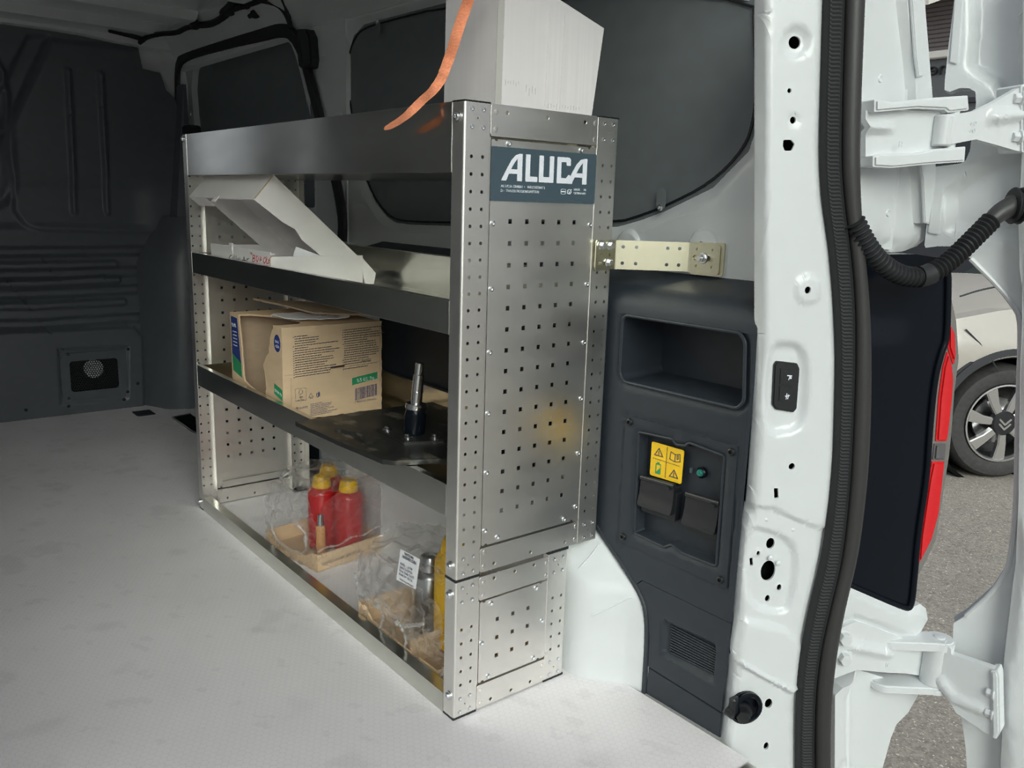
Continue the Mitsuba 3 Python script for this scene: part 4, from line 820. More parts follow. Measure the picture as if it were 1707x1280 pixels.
for far in (False, True):
    if far:
        fz = zcol(.0582, .8895); 
        post(0, .0447, .0035, .9455, fz, (.0135, .0329), True, True, (.9366, .9127, .0337, .0106), up_s[:1]+lo_s[1:])
        post(.2557, W, .0035, .9455, fz, (.2697, .2892), False, True, (.9366, .9127, .0337, .0106), up_s[:1]+lo_s[1:])
    else:
        post(0, .0447, .2405, .9455, up_h, (.0135, .0329), True, far, up_r, up_s)
        post(.2557, W, .2405, .9455, up_h, (.2697, .2892), False, far, up_r, up_s)
        post(0, .0447, .0035, .2365, lo_h, (.0130, .0323), True, far, lo_r, lo_s)
        post(.1910, W2, .0035, .2365, lo_h, (.2035, .2231), False, far, lo_r, lo_s)
    f = (lambda y0, y1: (L-y1, L-y0)) if far else (lambda y0, y1: (y0, y1))
    for x0, x1, z0, z1 in (((0, .046, .2363, .2407), (.19, W2, .2363, .2407)) if not far else ()):
        obj('spacer', bx(x0-.0004, x1, *f(.0, .0285), z0, z1), 'm_black', SU, False)
    for x0, x1 in ((0, .0452), (.2552, W)):
        obj('end_cap', bx(x0-.0003, x1+.0003, *f(-.0003, .0290), .9454, .9478, .0006), 'm_black', SU)
    for x0, x1 in ((0, .0452), (.1905, W2) if not far else (.2552, W)):
        obj('foot', bx(x0-.0002, x1, *f(-.0002, .0285), .0, .0037), 'm_black', SU, False)
# side panels: two riveted rails and a screwed perforated sheet, per level
def end_panel(far, x0, x1, zb0, zb1, zt0, zt1, squares, screws, rail_holes, scr_rail):
    y = 0.0 if not far else L-.006
    F = frame((0, y, 0), (1, 0, 0)) if not far else frame((0, L-.0035, 0), (1, 0, 0))
    F = (F[0], F[1], F[2], np.array([0, -1.0, 0]))
    sq = unary_union([sbox(a-.0034, b-.0034, a+.0034, b+.0034) for a, b in squares])
    body = P([(x0+.004, zb1+.0035), (x1-.001, zb1+.0035), (x1-.001, zt0-.0035), (x0+.004, zt0-.0035)])
    notch = unary_union([sbox(x0+.010, zt0-.006, x0+.015, zt0), sbox(x1-.018, zt0-.006, x1-.013, zt0), sbox(x0+.010, zb1, x0+.015, zb1+.006), sbox(x1-.018, zb1, x1-.013, zb1+.006)])
    obj('perforated_panel', plate(F, rnd(body, .003).difference(sq).difference(notch), .0015, -.0012), 'm_alu', SU, False)
    obj('panel_edge', plate(F, sbox(x0+.0002, zb1+.003, x0+.0022, zt0-.001), .006, -.0005).copy(), 'm_alu', SU, False)
    for z0, z1, hz in ((zb0, zb1, rail_holes[0]), (zt0, zt1, rail_holes[1])):
        r = rnd(sbox(x0+.0015, z0, x1-.0008, z1), .004)
        hl = unary_union([Point(a, b).buffer(.0029, quad_segs=4) for a, b in hz])
        obj('side_rail', plate(F, r.difference(hl), .0015, -.0004, bev=.0005), 'm_alu', SU, False)
        obj('rail_fold', bx(x0+.004, x1-.004, *((.0005, .012) if not far else (L-.012, L-.0005)), *((z1-.0012, z1) if z0 == zb0 else (z0, z0+.0012))), 'm_alu', SU, False)
    rv = [lathe([(.0042, 0), (.0036, .0009), (.0012, .0011)], at(F, a, b, -.0004), (0, -1, 0), 12) for a, b in scr_rail]
    obj('dimples', join(*rv), 'm_alu', SU, 40, kind='stuff')
    if screws:
        tpl = None
        for a, b in screws:
            if tpl is None:
                m = screwhead((0, 0, 0), (0, -1, 0), .0042, .0026, .42); tpl = mikit.ply(m, 'm_zinc', smooth=30)
            p = at(F, a, b, -.0012)
            obj('screw', {**tpl, 'to_world': T().translate(p.tolist())}, None, SU)
SQ = [(.0869+.032*i, .7846-.032*j) for i in range(5) for j in range(15)]
UPS = [(.0801, .8941), (.223, .8935), (.0544, .7814), (.2494, .7808), (.0548, .6867), (.2490, .6867), (.0548, .5920), (.2488, .5920), (.0548, .4980), (.2485, .4980), (.0550, .4038), (.2483, .4038), (.2483, .3093), (.0544, .3093), (.2227, .2923), (.0800, .2930)]
UPS = [s for s in UPS]
LQS = [(.0852+.0324*i, .1510-.0323*j) for i in range(3) for j in range(3)]
LOS = [(.0707, .1824), (.1658, .1829), (.1822, .1183), (.054, .1177), (.0691, .054), (.166, .0544)]
end_panel(False, .0447, .2557, .2410, .2815, .9025, .9465, SQ, UPS, ([(.0745, .2507), (.1499, .2508), (.226, .2507)], [(.0752, .936), (.1514, .9358), (.228, .9355)]),
    [(.0552, .9362), (.055, .912), (.25, .9355), (.25, .9115), (.055, .2743), (.0539, .2504), (.25, .274), (.2493, .2503)])
end_panel(False, .0447, .1915, .0022, .0445, .1935, .2335, LQS, LOS, ([(.0755, .0107), (.1183, .0111), (.1604, .0116)], [(.0756, .225), (.118, .2255), (.159, .226)]),
    [(.055, .0330), (.055, .0105), (.187, .033), (.187, .0105), (.055, .222), (.055, .200), (.187, .222), (.187, .200)])
FSQ = [(.0815+.032*i, .128+.032*j) for i in range(5) for j in range(23)]
end_panel(True, .0447, .2557, .0025, .0426, .9025, .9465, FSQ, [(.072, .058), (.23, .058)], ([(.0745, .0125), (.1499, .0125), (.226, .0125)], [(.0752, .936), (.1514, .9358), (.228, .9355)]),
    [(.0552, .9362), (.055, .912), (.25, .9355), (.25, .9115), (.055, .034), (.0539, .012), (.25, .034), (.2493, .012)])
obj('panel_flange', bx(.0455, .0560, L-.0050, L-.0036, .046, .90), 'm_alu', SU, False)
obj('panel_flange', bx(.0600, .2500, L-.0085, L-.0050, .0450, .0640, .0012), 'm_alu', SU)
# trays
def tray(z0, z1, x1, zback=None):
    zb = z1 if zback is None else zback; t = .0016
    prof = LineString([(.0125, z1-.0008), (.0010, z1-.0008), (.0010, z0+.0008), (x1-.001, z0+.0008), (x1-.001, zb), (x1-.012, zb)]).buffer(t/2, quad_segs=3, join_style=1)
    m = tm(m3.Manifold.extrude(ccs(prof), L-2*.0292)); v = m.vertices.copy()     # extruded along y
    m.vertices = np.stack([v[:, 0], v[:, 2]+.0292, v[:, 1]], 1); m.faces = m.faces[:, ::-1]
    k = obj('shelf_tray', m, 'm_alu_rail', SU, 30)
    for y0, y1 in ((.0300, .0314), (L-.0314, L-.0300)):
        obj('tray_end', bx(.002, x1-.002, y0, y1, z0, z1-.0012), 'm_alu_rail', SU, False)
    for y in (.0296, L-.0296): obj('rail_end', bx(-.0006, .0016, y-.0009, y+.0009, z0, z1), 'm_zinc', SU, False)
    return k
tray(.8510, .9468, W-.002); tray(.6190, .6690, W-.002, .7000); tray(.3360, .3880, W-.002, .4170)
pr = LineString([(.022, .0300), (.022, .0342), (.0010, .0342), (.0010, .001), (.018, .001)]).buffer(.0008, quad_segs=3, join_style=1)
m = tm(m3.Manifold.extrude(ccs(pr), L-2*.0292)); v = m.vertices.copy(); m.vertices = np.stack([v[:, 0], v[:, 2]+.0292, v[:, 1]], 1); m.faces = m.faces[:, ::-1]
obj('floor_rail', m, 'm_alu_rail', SU, 30)
# front bolts on the posts
bolt = join(lathe([(.0078, 0), (.0078, .0012), (.0064, .0016)], (0, 0, 0), (-1, 0, 0), 18), screwhead((-.0014, 0, 0), (-1, 0, 0), .0058, .0042, .45)); bolt = mikit.ply(bolt, 'm_zinc', smooth=30)
BO = [(0.0143,0.9258), (0.0145,0.2602), (0.0148,0.212), (0.0134,0.0385), (1.171,0.9361), (1.167,0.0212)]
for y, z in BO: obj('bolt', {**bolt, 'to_world': T().translate([-.0006, float(np.clip(y, .012, L-.012)), z])}, None, SU)
for z in (.6380, .3605):
    obj('bolt', screwhead((.011, L-.0035, z+.025), (0, -1, 0), .006, .004), 'm_zinc', SU)
# name plate
NP = [(0.0482,0.8892), (0.2538,0.8892), (0.2526,0.8126), (0.0492,0.8143)]
NP = [(.0478, .8890), (.2542, .8890), (.2542, .8135), (.0478, .8135)]
ENF = frame((0, -.0001, 0), (1, 0, 0))
npk = obj('name_plate', plate(ENF, rnd(P(NP), .002), .0016, .0012, bev=.0003), 'm_sign', SU, False, 'dark blue-grey name plate with white lettering')
EN2 = shifted(ENF, .0013)
def glyph(o, hs=()):
    p = Polygon(o)
    for h in hs: p = p.difference(Polygon(h))
    return p
lw = .0088
A1 = P([(.0655, .8425), (.0745, .8425), (.0795, .8525), (.0950, .8525), (.0950, .8425), (.1040, .8425), (.1040, .8812), (.0985, .8812), (.0915, .8790), (.0840, .8720), (.0760, .8600)]).difference(P([(.0830, .8590), (.0950, .8590), (.0950, .8745), (.0900, .8690)]))
L_ = rnd(P([(.1105, .8812), (.1190, .8812), (.1190, .8500), (.1335, .8500), (.1335, .8425), (.1105, .8425)]), .0012).union(sbox(.1105, .87, .119, .8812))
U_ = rnd(P([(.1365, .8812), (.1450, .8812), (.1450, .8505), (.1570, .8505), (.1570, .8812), (.1655, .8812), (.1655, .8425), (.1365, .8425)]), .0014)
C_ = rnd(P([(.1720, .8812), (.1965, .8812), (.1995, .8785), (.1995, .8690), (.1910, .8690), (.1910, .8740), (.1805, .8740), (.1805, .8505), (.1910, .8505), (.1960, .8560), (.2040, .8520), (.1975, .8425), (.1720, .8425)]), .0014)
A2_ = P([(.1940, .8425), (.2030, .8425), (.2085, .8525), (.2250, .8525), (.2250, .8425), (.2340, .8425), (.2340, .8812), (.2290, .8812), (.2200, .8790), (.2120, .8720), (.2030, .8590)]).difference(P([(.2120, .8590), (.2250, .8590), (.2250, .8750), (.2190, .8690)]))
logo = unary_union([A1, L_, U_, C_, A2_])
obj('logo', join(*[plate(EN2, g, .0006, .0006) for g in polys(logo)]), 'm_letter', npk, False, 'large white lettering')
sml = [('ALUCA GMBH', .0655, .8330, .0036, .0400), ('WESTRING 1', .1150, .8330, .0036, .0345), ('D- 74538 ROSENGARTEN', .0655, .8265, .0036, .0720), ('MADE', .2085, .8330, .0030, .0130), ('IN', .2290, .8330, .0030, .0050), ('GERMANY', .2085, .8275, .0030, .0255)]
ms = [text(EN2, s, u, v, hh, depth=.0005, bold=False, width=w) for s, u, v, hh, w in sml]
ms.append(plate(EN2, Point(.1095, .8348).buffer(.0007), .0005, .0005))
ms.append(plate(EN2, unary_union([rnd(sbox(.1815, .8265, .1915, .8345), .002).difference(rnd(sbox(.1821, .8271, .1909, .8339), .0018)), sbox(.1818, .8297, .1905, .8313), ln([(.1990, .8342), (.1952, .8325), (.1950, .8285), (.1985, .8275), (.2000, .8300), (.1975, .8305)], .0011), ln([(.2035, .8340), (.2010, .8330), (.2030, .8305), (.2015, .8280), (.1995, .8275)], .0011)]), .0005, .0005))
obj('small_print', join(*ms), 'm_letter', npk, False)
# ---- fixing bracket from the back post to the wall
BKT = thing('wall_bracket', 'yellow zinc fixing bracket between the shelving end post and the white wall', 'bracket')
zlo, zhi = .7105, .7575
p0, p1, p2, p3 = np.array([.2585, -.0035]), np.array([.304, -.0035]), np.array([.3955, -.0830]), np.array([.4055, -.150])
hz0, hz1 = .718, .750
pts = [p0, p1, p2, p3]
# (the strap is bent three times: post plate, span, wall plate)
def strap_part(a, b, z0, z1, t=.0025, holes=(), r=.004):
    d = b-a; Ln = np.linalg.norm(d); F = frame((a[0], a[1], 0), (d[0], d[1], 0)); F = (F[0], F[1], F[2], np.array([F[1][1], -F[1][0], 0]))
    if F[3]@(CAM-F[0]) < 0: F = (F[0], F[1], F[2], -F[3])
    return F, Ln
Fa, La_ = strap_part(p0, p1, zlo, zhi); Fb, Lb_ = strap_part(p1, p2, zlo, zhi); Fc, Lc_ = strap_part(p2, p3, zlo, zhi)
hb = unary_union([Point(Lb_*s, z).buffer(.0028) for s in (.105, .285, .70, .86) for z in (.7205, .7470)])
slot = LineString([(.012, .7340), (.045, .7340)]).buffer(.0042)
hc = unary_union([Point(u, z).buffer(.0022) for u in (.015, .043) for z in (.7205, .7475)]).union(slot)
pa = P([(0.002, zlo), (La_+.001, zlo), (La_+.001, zhi), (.002, zhi), (0, zhi-.004), (0, zlo+.004)])
ha = unary_union([Point(u, z).buffer(.0024) for u in (.012, .031) for z in (.7340,)]).union(LineString([(.009, .7205), (.022, .7205)]).buffer(.0026))
pc = rnd(P([(-.001, zlo-.001), (Lc_-.012, zlo-.001), (Lc_-.012, zhi-.002), (-.001, zhi-.001)]), .003)
obj('strap', join(plate(Fa, pa.difference(ha), .0025, .0025), plate(Fb, P([(-.001, zlo), (Lb_+.001, zlo), (Lb_+.001, zhi), (-.001, zhi)]).difference(hb), .0025, .0025), plate(Fc, pc.difference(hc), .0025, .0025)), 'm_zinc_yellow', BKT, False)
for p_ in (p1-(0, .0012), p2-(.001, .001)): obj('bend', cyl((*p_, zlo), (*p_, zhi-.0005), .0019, seg=10), 'm_zinc_yellow', BKT, 40)
obj('wall_pad', plate(shifted(Fc, -.001), rnd(P([(.002, zlo-.004), (Lc_-.006, zlo-.004), (Lc_-.006, zhi+.002), (.002, zhi+.001)]), .004), .006), 'm_zinc_yellow', BKT, False)
for u, z in ((.0125, .7490), (.0315, .7490), (.0300, .7215)): obj('bolt', hexhead(at(Fa, u, z, .0025), Fa[3], .0056, .006), 'm_zinc', BKT)
obj('bolt', join(hexhead(at(Fc, .027, .7340, .0025), Fc[3], .0062, .007), cyl(at(Fc, .027, .7340, .004), at(Fc, .027, .7340, .018), .0036)), 'm_zinc', BKT)
lg = affinity.scale(affinity.translate(logo, -.0655, -.8425), .17, .17, origin=(0, 0)); lg = affinity.translate(lg, Lb_*.40, .7315)
obj('embossed_logo', join(*[plate(shifted(Fb, .0025), g, .0004, .0004) for g in polys(lg)]), 'm_zinc_yellow', BKT, False)

# ================================================================ things on the shelves
# ---- top tray: white carton with an orange strap
CT = thing('carton', 'tall white cardboard carton standing tilted on top of the shelving', 'carton')
cq = np.array([(0.0893,0.05,0.9538), (0.2848,0.05,0.9553), (0.306,0.05,1.088), (0.113,0.05,1.099)])
ex = (cq[1]-cq[0]); wid = np.linalg.norm(ex); ex /= wid
ez = cq[2]-cq[1]; ez -= (ez@ex)*ex; ez /= np.linalg.norm(ez)
upl = cq[3]-cq[0]; upl /= np.linalg.norm(upl)
base = cq[0]-ez*.055
slope = (cq[2]-cq[0])@ez-(cq[2]-cq[0])@ex*0
hR = .055+(cq[2]-cq[0])@ez; hL = hR+.062
xR = (cq[2]-cq[0])@ex
def cpt(a, b, y, n=0): return base+ex*a+ez*b+np.array([0, y, 0])+np.array([.0, 0, 0])*n
dep = .115
ring = lambda y, i=0.0: [cpt(i, .0, y), cpt(wid-.004-i, .0, y), cpt(xR-i, hR-i*.3, y), cpt(.004+i, hL, y)]
off = np.array([-.012, .0, .0])
obj('body', loft([ring(0), [np.array(p)+off*.5 for p in ring(dep*.5)], [np.array(p)+off for p in ring(dep)]]), 'm_carton_white', CT, False)
CF = (cq[0]-ez*.055, ex, ez, np.cross(ex, ez)); CF = CF if CF[3][1] < 0 else (CF[0], CF[1], CF[2], -CF[3])
obj('panel_crease', join(*[tube([at(CF, wid*s, .06, .0006), at(CF, wid*s+.004, hR+.03*(1-s), .0006)], .0008, 5, 0) for s in (.50, .66)]), 'm_carton_white', CT, 40)
obj('corner_tape', plate(CF, P([(-.0, .02), (.012, .02), (.016, hL-.005), (.004, hL-.005)]), .0008, .0006), 'm_tape', CT, False)
def printrow(u0, u1, v, hh, k, seed):
    r = random.Random(seed); out = []
    for i in range(k):
        u = u0+(u1-u0)*i/(k-1); out.append(ln([(u, v+r.uniform(-.003, .003)), (u, v+hh*r.uniform(.6, 1.1))], .0007))
    return out
obj('faint_print', join(*[plate(CF, g, .0004, .0004) for g in printrow(.020, .045, .084, .006, 6, 1)+printrow(.06, .078, .074, .012, 4, 2)+printrow(.105, .17, .058, .006, 12, 3)]), 'm_tape', CT, False)
SFc = (base, np.array([off[0], dep, off[2]])/np.linalg.norm([off[0], dep, off[2]]), upl, None)
nn_ = np.cross(SFc[1], SFc[2]); nn_ = nn_ if nn_[0] < 0 else -nn_; SFc = (SFc[0], SFc[1], SFc[2], nn_)
obj('side_tape', plate(SFc, P([(.022, .20), (.062, .20), (.062, .30), (.022, .30)]), .0006, .0006), 'm_tape', CT, False)
obj('flap', plate(SFc, P([(.092, .045), (.118, .045), (.124, .29), (.098, .29)]), .003, .0035), 'm_carton_white', CT, False)
obj('ink_mark', plate(SFc, rnd(P([(.018, .052), (.024, .052), (.026, .070), (.021, .082), (.018, .074), (.019, .062)]), .001), .0006, .0007), 'm_ink_dark', CT, False)
SPX = [[(0.03,0.0121,1.118), (0.03,0.0333,1.091), (0.03,0.0482,1.07)], [(0.01,0.0349,1.04), (0.01,0.0458,1.02), (0.01,0.0557,1.005)], [(-0.004,0.0452,0.9879), (-0.004,0.0524,0.9774)], [(-0.016,0.0536,0.9619), (-0.016,0.0841,0.9496)], [(-0.03,0.0936,0.9325), (-0.03,0.123,0.9225), (-0.03,0.1466,0.9169), (-0.03,0.164,0.9142)]]
sp = np.array([q for g in SPX for q in g]); sp = sm(sp, 3, False)
k_ = len(sp); sc = np.interp(np.linspace(0, 1, k_), [0, .5, .75, .9, 1], [1.05, .95, .8, .62, .18])
view = (CAM-sp); view /= np.linalg.norm(view, axis=1, keepdims=True)
hw = .0085
rib_pf = np.array([(-hw, -.0012), (-hw*.5, .0003), (0, .0004), (hw*.5, .0003), (hw, -.0012), (hw*.5, -.0022), (0, -.0024), (-hw*.5, -.0022)])
ups = view+np.stack([.35*np.sin(np.linspace(0, 5, k_)), .2*np.cos(np.linspace(0, 4, k_)), 0*sp[:, 0]], 1)
m = sweep(sp, rib_pf, up=np.array([-.75, -.55, .25]), scale=sc)
stk = tag(obj('strap', m, 'm_strap', smooth=50), 'orange fuzzy strap hanging from the white carton over the top shelf rail', 'strap')
# ---- second shelf: open white postal box
PB = thing('postal_box', 'flat white cardboard box lying open with its lid propped up on the second shelf', 'cardboard box')
y1b, y2b, x1b, x2b, z1b, z2b = .703, 1.045, .016, .244, .6215, .6915
t_ = .003
obj('tray', join(bx(x1b, x2b, y1b, y2b, z1b, z1b+t_), bx(x1b, x1b+t_, y1b, y2b, z1b, z2b+.004), bx(x1b, x2b-.012, y1b, y1b+t_, z1b, z2b-.005), bx(x1b, x2b, y2b-t_, y2b, z1b, z2b), bx(x1b+t_, x1b+t_+.012, y1b+.01, y2b-.01, z2b-.002, z2b+.001)), 'm_card_white', PB, False)
obj('tab', join(bx(x1b-.0015, x1b+.001, .905, .925, z2b-.012, z2b+.012, .0005), bx(x1b-.003, x1b, .905, .918, z2b-.003, z2b+.006, .0005)), 'm_card_white', PB)
obj('end_flap', loft([[(.238, y1b, .6225), (.2575, y1b-.004, .6225), (.2635, y1b-.003, .6465), (.228, y1b-.001, .684), (.224, y1b+.001, .684)], [(.238, y1b+.003, .6225), (.2575, y1b+.001, .6225), (.2635, y1b+.002, .6465), (.228, y1b+.004, .684), (.224, y1b+.004, .684)]]), 'm_card_white', PB, False)
th = math.atan2(.8515-.648, .2635-.030); hx, hzv = .2635, .648
dl = np.array([-math.cos(th), 0, math.sin(th)]); dn = np.array([-math.sin(th), 0, -math.cos(th)]); Ll = .3095; dpth = .066
def lid(a, y, b): return np.array([hx, 0, hzv])+dl*a+dn*b+np.array([0, y, 0])
def slab(a0, a1, y0, y1, b0, b1): return trimesh.Trimesh(*[np.array(x) for x in (lambda v, f: (v, f))(np.array([lid(a, y, b) for a in (a0, a1) for y in (y0, y1) for b in (b0, b1)]), trimesh.creation.box().faces)], process=True)
def slab(a0, a1, y0, y1, b0, b1): return tm(m3.Manifold.hull_points(np.array([lid(a, y, b) for a in (a0, a1) for y in (y0, y1) for b in (b0, b1)])))
LD = frame(lid(0, y1b+.004, 0), dl, dn); LD = (LD[0], LD[1], LD[2], np.array([0, -1.0, 0]))
wall = P([(0, 0), (Ll, 0), (Ll, dpth-.004), (Ll-.002, dpth), (Ll-.075, dpth-.006), (Ll-.105, dpth-.013), (Ll-.13, dpth-.006), (.10, dpth-.010), (.02, .030)])
obj('lid', join(slab(0, Ll, y1b+.002, y2b-.002, 0, t_), plate(LD, wall, t_, .0015), slab(Ll-t_, Ll, y1b+.002, y2b+.05, 0, dpth), slab(.06, Ll, y2b-.005, y2b-.002, 0, dpth*.8)), 'm_card_white', PB, False)
obj('lid_tab', slab(Ll-.001, Ll+.0015, .905, .925, dpth-.006, dpth+.012), 'm_card_white', PB, False)
obj('lid_corner', slab(Ll-.03, Ll, .99, y2b+.05, dpth-.002, dpth), 'm_card_white', PB, False)
obj('creased_edge', tube([lid(Ll+.001, y1b+.0006, .002), lid(Ll+.001, y1b+.0006, dpth-.002)], .0012, 6, 0), 'm_brown_inner', PB, 40)
obj('creased_edge', tube([(x1b, y1b-.0004, z1b+.01), (x1b, y1b-.0004, z2b-.006)], .0010, 6, 0), 'm_brown_inner', PB, 40)
BF = frame((x1b, 0, 0), (0, 1, 0)); BF = (BF[0], BF[1], BF[2], np.array([-1.0, 0, 0]))
hwri = [[[(0.016,0.9225,0.6757), (0.016,0.9342,0.6682), (0.016,0.9239,0.6621), (0.016,0.909,0.6659)], .0009], [[(0.016,0.9046,0.6742), (0.016,0.9056,0.6648)], .0009], [[(0.016,0.8977,0.672), (0.016,0.8984,0.6653), (0.016,0.8875,0.6674), (0.016,0.887,0.6727)], .0009], [[(0.016,0.8801,0.6719), (0.016,0.8694,0.674), (0.016,0.8768,0.6695), (0.016,0.8664,0.6689)], .0009], [[(0.016,0.8493,0.6675), (0.016,0.8416,0.6772), (0.016,0.8322,0.6687)], .0009]]
def hand(strokes, w): return [ln([(p[1], p[2]) for p in q], w) for q in strokes]
s1 = [[(0.016,0.9152,0.6762), (0.016,0.9266,0.6714), (0.016,0.9273,0.6646), (0.016,0.9129,0.6629)], [(0.016,0.9048,0.6729), (0.016,0.9056,0.6648)], [(0.016,0.8973,0.676), (0.016,0.8984,0.6653), (0.016,0.8911,0.6671)], [(0.016,0.8866,0.6768), (0.016,0.8877,0.666)], [(0.016,0.8802,0.6706), (0.016,0.8806,0.6666)], [(0.016,0.873,0.6724), (0.016,0.8736,0.6657), (0.016,0.8665,0.6676), (0.016,0.866,0.6729)], [(0.016,0.8494,0.6661), (0.016,0.8416,0.6772), (0.016,0.8357,0.6671)], [(0.016,0.8525,0.6699), (0.016,0.832,0.67)], [(0.016,0.8249,0.6744), (0.016,0.8256,0.6666), (0.016,0.825,0.6731), (0.016,0.8148,0.6751)]]
s2 = [[(0.016,0.8038,0.6887), (0.016,0.8008,0.6851)], [(0.016,0.7971,0.6891), (0.016,0.7975,0.6853)], [(0.016,0.791,0.6844), (0.016,0.7955,0.67), (0.016,0.7822,0.6723), (0.016,0.7818,0.6774), (0.016,0.7916,0.6767), (0.016,0.7816,0.68), (0.016,0.7813,0.6838), (0.016,0.791,0.6844)], [(0.016,0.7717,0.6832), (0.016,0.7755,0.6753), (0.016,0.7695,0.6706), (0.016,0.7626,0.6775), (0.016,0.7653,0.6836), (0.016,0.7717,0.6832)], [(0.016,0.7568,0.6703), (0.016,0.7526,0.6832), (0.016,0.7465,0.6811), (0.016,0.7468,0.6773), (0.016,0.7532,0.6756)]]
s3 = [[(0.016,0.7307,0.6834), (0.016,0.7375,0.6755), (0.016,0.7316,0.6709), (0.016,0.7218,0.6778), (0.016,0.7245,0.6839), (0.016,0.7307,0.6834)], [(0.016,0.7182,0.6855), (0.016,0.7193,0.6706)], [(0.016,0.7193,0.6706), (0.016,0.7068,0.674)], [(0.016,0.7124,0.681), (0.016,0.7097,0.6762), (0.016,0.7032,0.6829)], [(0.016,0.6997,0.6892), (0.016,0.6969,0.6858)]]
obj('handwriting', join(*[plate(BF, g, .0004, .0005) for g in hand(s1, .0016)]), 'm_ink_dark', PB, False)
obj('handwriting', join(*[plate(BF, g, .0004, .0005) for g in hand(s2+s3, .0018)]), 'm_ink_red', PB, False)
tag(obj('blue_folder', bx(.07, .20, .74, .90, z1b+.004, .672, .002).apply_transform(trimesh.transformations.rotation_matrix(.10, (0, 1, 0), (.07, .8, .65))), 'm_blue_item'), 'blue folder lying inside the open white box', 'folder')
tag(obj('paper_sheet', plate(frame((.10, .712, .622), (1, 0, 0)), P([(-.030, .0), (.12, .0), (.12, .047), (.04, .062), (-.020, .084), (-.026, .07)]), .001, refine=.02, h=lambda u, v: .004*np.sin(u*40)+.0), 'm_label_white'), 'crumpled white sheet of paper standing in the open white box', 'paper')
lt = thing('paper_label', 'white paper label with a black printed code behind the propped box lid', 'label')
LP = frame((.075, L-.012, 0), (1, 0, 0)); LP = (LP[0], LP[1], LP[2], np.array([0, -1.0, 0]))
LQ4 = [(0.0608,1.15,0.8356), (0.0826,1.15,0.8234), (0.0806,1.15,0.8117), (0.0605,1.15,0.7952)]
lq = P([(p[0]-.075, p[2]) for p in LQ4])
lq = affinity.scale(lq, 1.3, 1.3)
obj('sheet', plate(LP, lq, .0006), 'm_label_white', lt, False)
cx, cy = lq.centroid.x, lq.centroid.y
obj('print', join(text(shifted(LP, .0001), 'P9', cx-.006, cy-.014, .012, depth=.0004, bold=True)), 'm_ink_dark', lt, False)
# ---- third shelf: brown carton, torn open
BB = thing('brown_carton', 'brown printed cardboard carton torn open at its side on the third shelf', 'carton')
bx1, bx2, by1, by2, bz1, bz2 = .018, .253, .660, .944, .3425, .5435
slant = (.526-.5417)/(.251-.02)
def btop(x): return bz2+slant*(x-.02)*0-.002
tk = .004
FRB = frame((bx1, 0, 0), (0, 1, 0)); FRB = (FRB[0], FRB[1], FRB[2], np.array([-1.0, 0, 0]))
side = sbox(by1, bz1, by2, bz2)
tear = [(q[1], q[2]) for q in [(0.018,0.8906,0.54), (0.018,0.8792,0.5099), (0.018,0.8694,0.4631), (0.018,0.8703,0.4143), (0.018,0.8676,0.405), (0.018,0.809,0.4032), (0.018,0.7658,0.403), (0.018,0.7577,0.3803), (0.018,0.7722,0.4045), (0.018,0.784,0.4226), (0.018,0.7814,0.4567), (0.018,0.7704,0.4718), (0.018,0.7401,0.4897), (0.018,0.7119,0.5351), (0.018,0.6715,0.5506)]]
tear = [(.898, bz2+.01), (.889, .515), (.880, .45), (.876, .405), (.868, .392), (.80, .378), (.757, .368), (.745, .400), (.752, .435), (.760, .450), (.727, .480), (.715, .520), (.700, .5405), (.700, bz2+.01)]
rr = random.Random(4)
tz = []
for a, b in zip(tear[:-1], tear[1:]):
    for s in np.linspace(0, 1, 5)[:-1]: tz.append((a[0]+(b[0]-a[0])*s+rr.uniform(-.0014, .0014), a[1]+(b[1]-a[1])*s+rr.uniform(-.0014, .0014)))
tz.append(tear[-1])
obj('side', plate(FRB, side.difference(P(tz)), tk), 'm_brown_card', BB, False)
obj('torn_edge', tube([at(FRB, u, v, -.002) for u, v in tz[2:-3]], .0026, 6, 0), 'm_brown_card', BB, 40)
FRC = frame((0, by1, 0), (1, 0, 0)); FRC = (FRC[0], FRC[1], FRC[2], np.array([0, -1.0, 0]))
def wavy(x0, x1, z0, z1):
    r = random.Random(9); n = 26
    e = [(x1+r.uniform(-.0012, .0012), z0+(z1-z0)*i/n) for i in range(n+1)]; b = [(x0+(x1-x0)*i/n, z0+r.uniform(-.0012, .0012)) for i in range(n+1)]
    lft = [(x0, z1-(z1-z0)*i/n) for i in range(n+1)]
    return P(b+e+[(x1-(x1-x0)*i/n, z1+r.uniform(-.0007, .0007)) for i in range(n+1)]+lft)
front = wavy(bx1, bx2+.002, bz1, bz2)
FG = [((.150, .4460), (.175, .4510))]
obj('front', plate(FRC, front.difference(P([(.128, .4455), (.163, .4470), (.163, .4530), (.128, .4515)])), tk), 'm_brown_card', BB, False)
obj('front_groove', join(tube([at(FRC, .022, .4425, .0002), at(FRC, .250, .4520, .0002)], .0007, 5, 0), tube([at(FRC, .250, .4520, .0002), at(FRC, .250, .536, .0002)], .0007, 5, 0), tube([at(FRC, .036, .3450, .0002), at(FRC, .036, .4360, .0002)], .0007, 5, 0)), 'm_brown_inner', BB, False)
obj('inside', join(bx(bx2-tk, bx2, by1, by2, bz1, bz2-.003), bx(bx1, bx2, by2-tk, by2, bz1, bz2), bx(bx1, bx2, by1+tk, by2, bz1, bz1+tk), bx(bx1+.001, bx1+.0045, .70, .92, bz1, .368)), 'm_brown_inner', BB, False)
top = P([(bx1+.001, by1+.001), (bx2, by1+.001), (bx2, by2), (bx1, by2), (bx1, .898), (.045, .89), (.075, .85), (.09, .80), (.10, .74), (.075, .700), (bx1+.001, .698)])
FT = frame((0, 0, bz2), (1, 0, 0), (0, 1, 0))
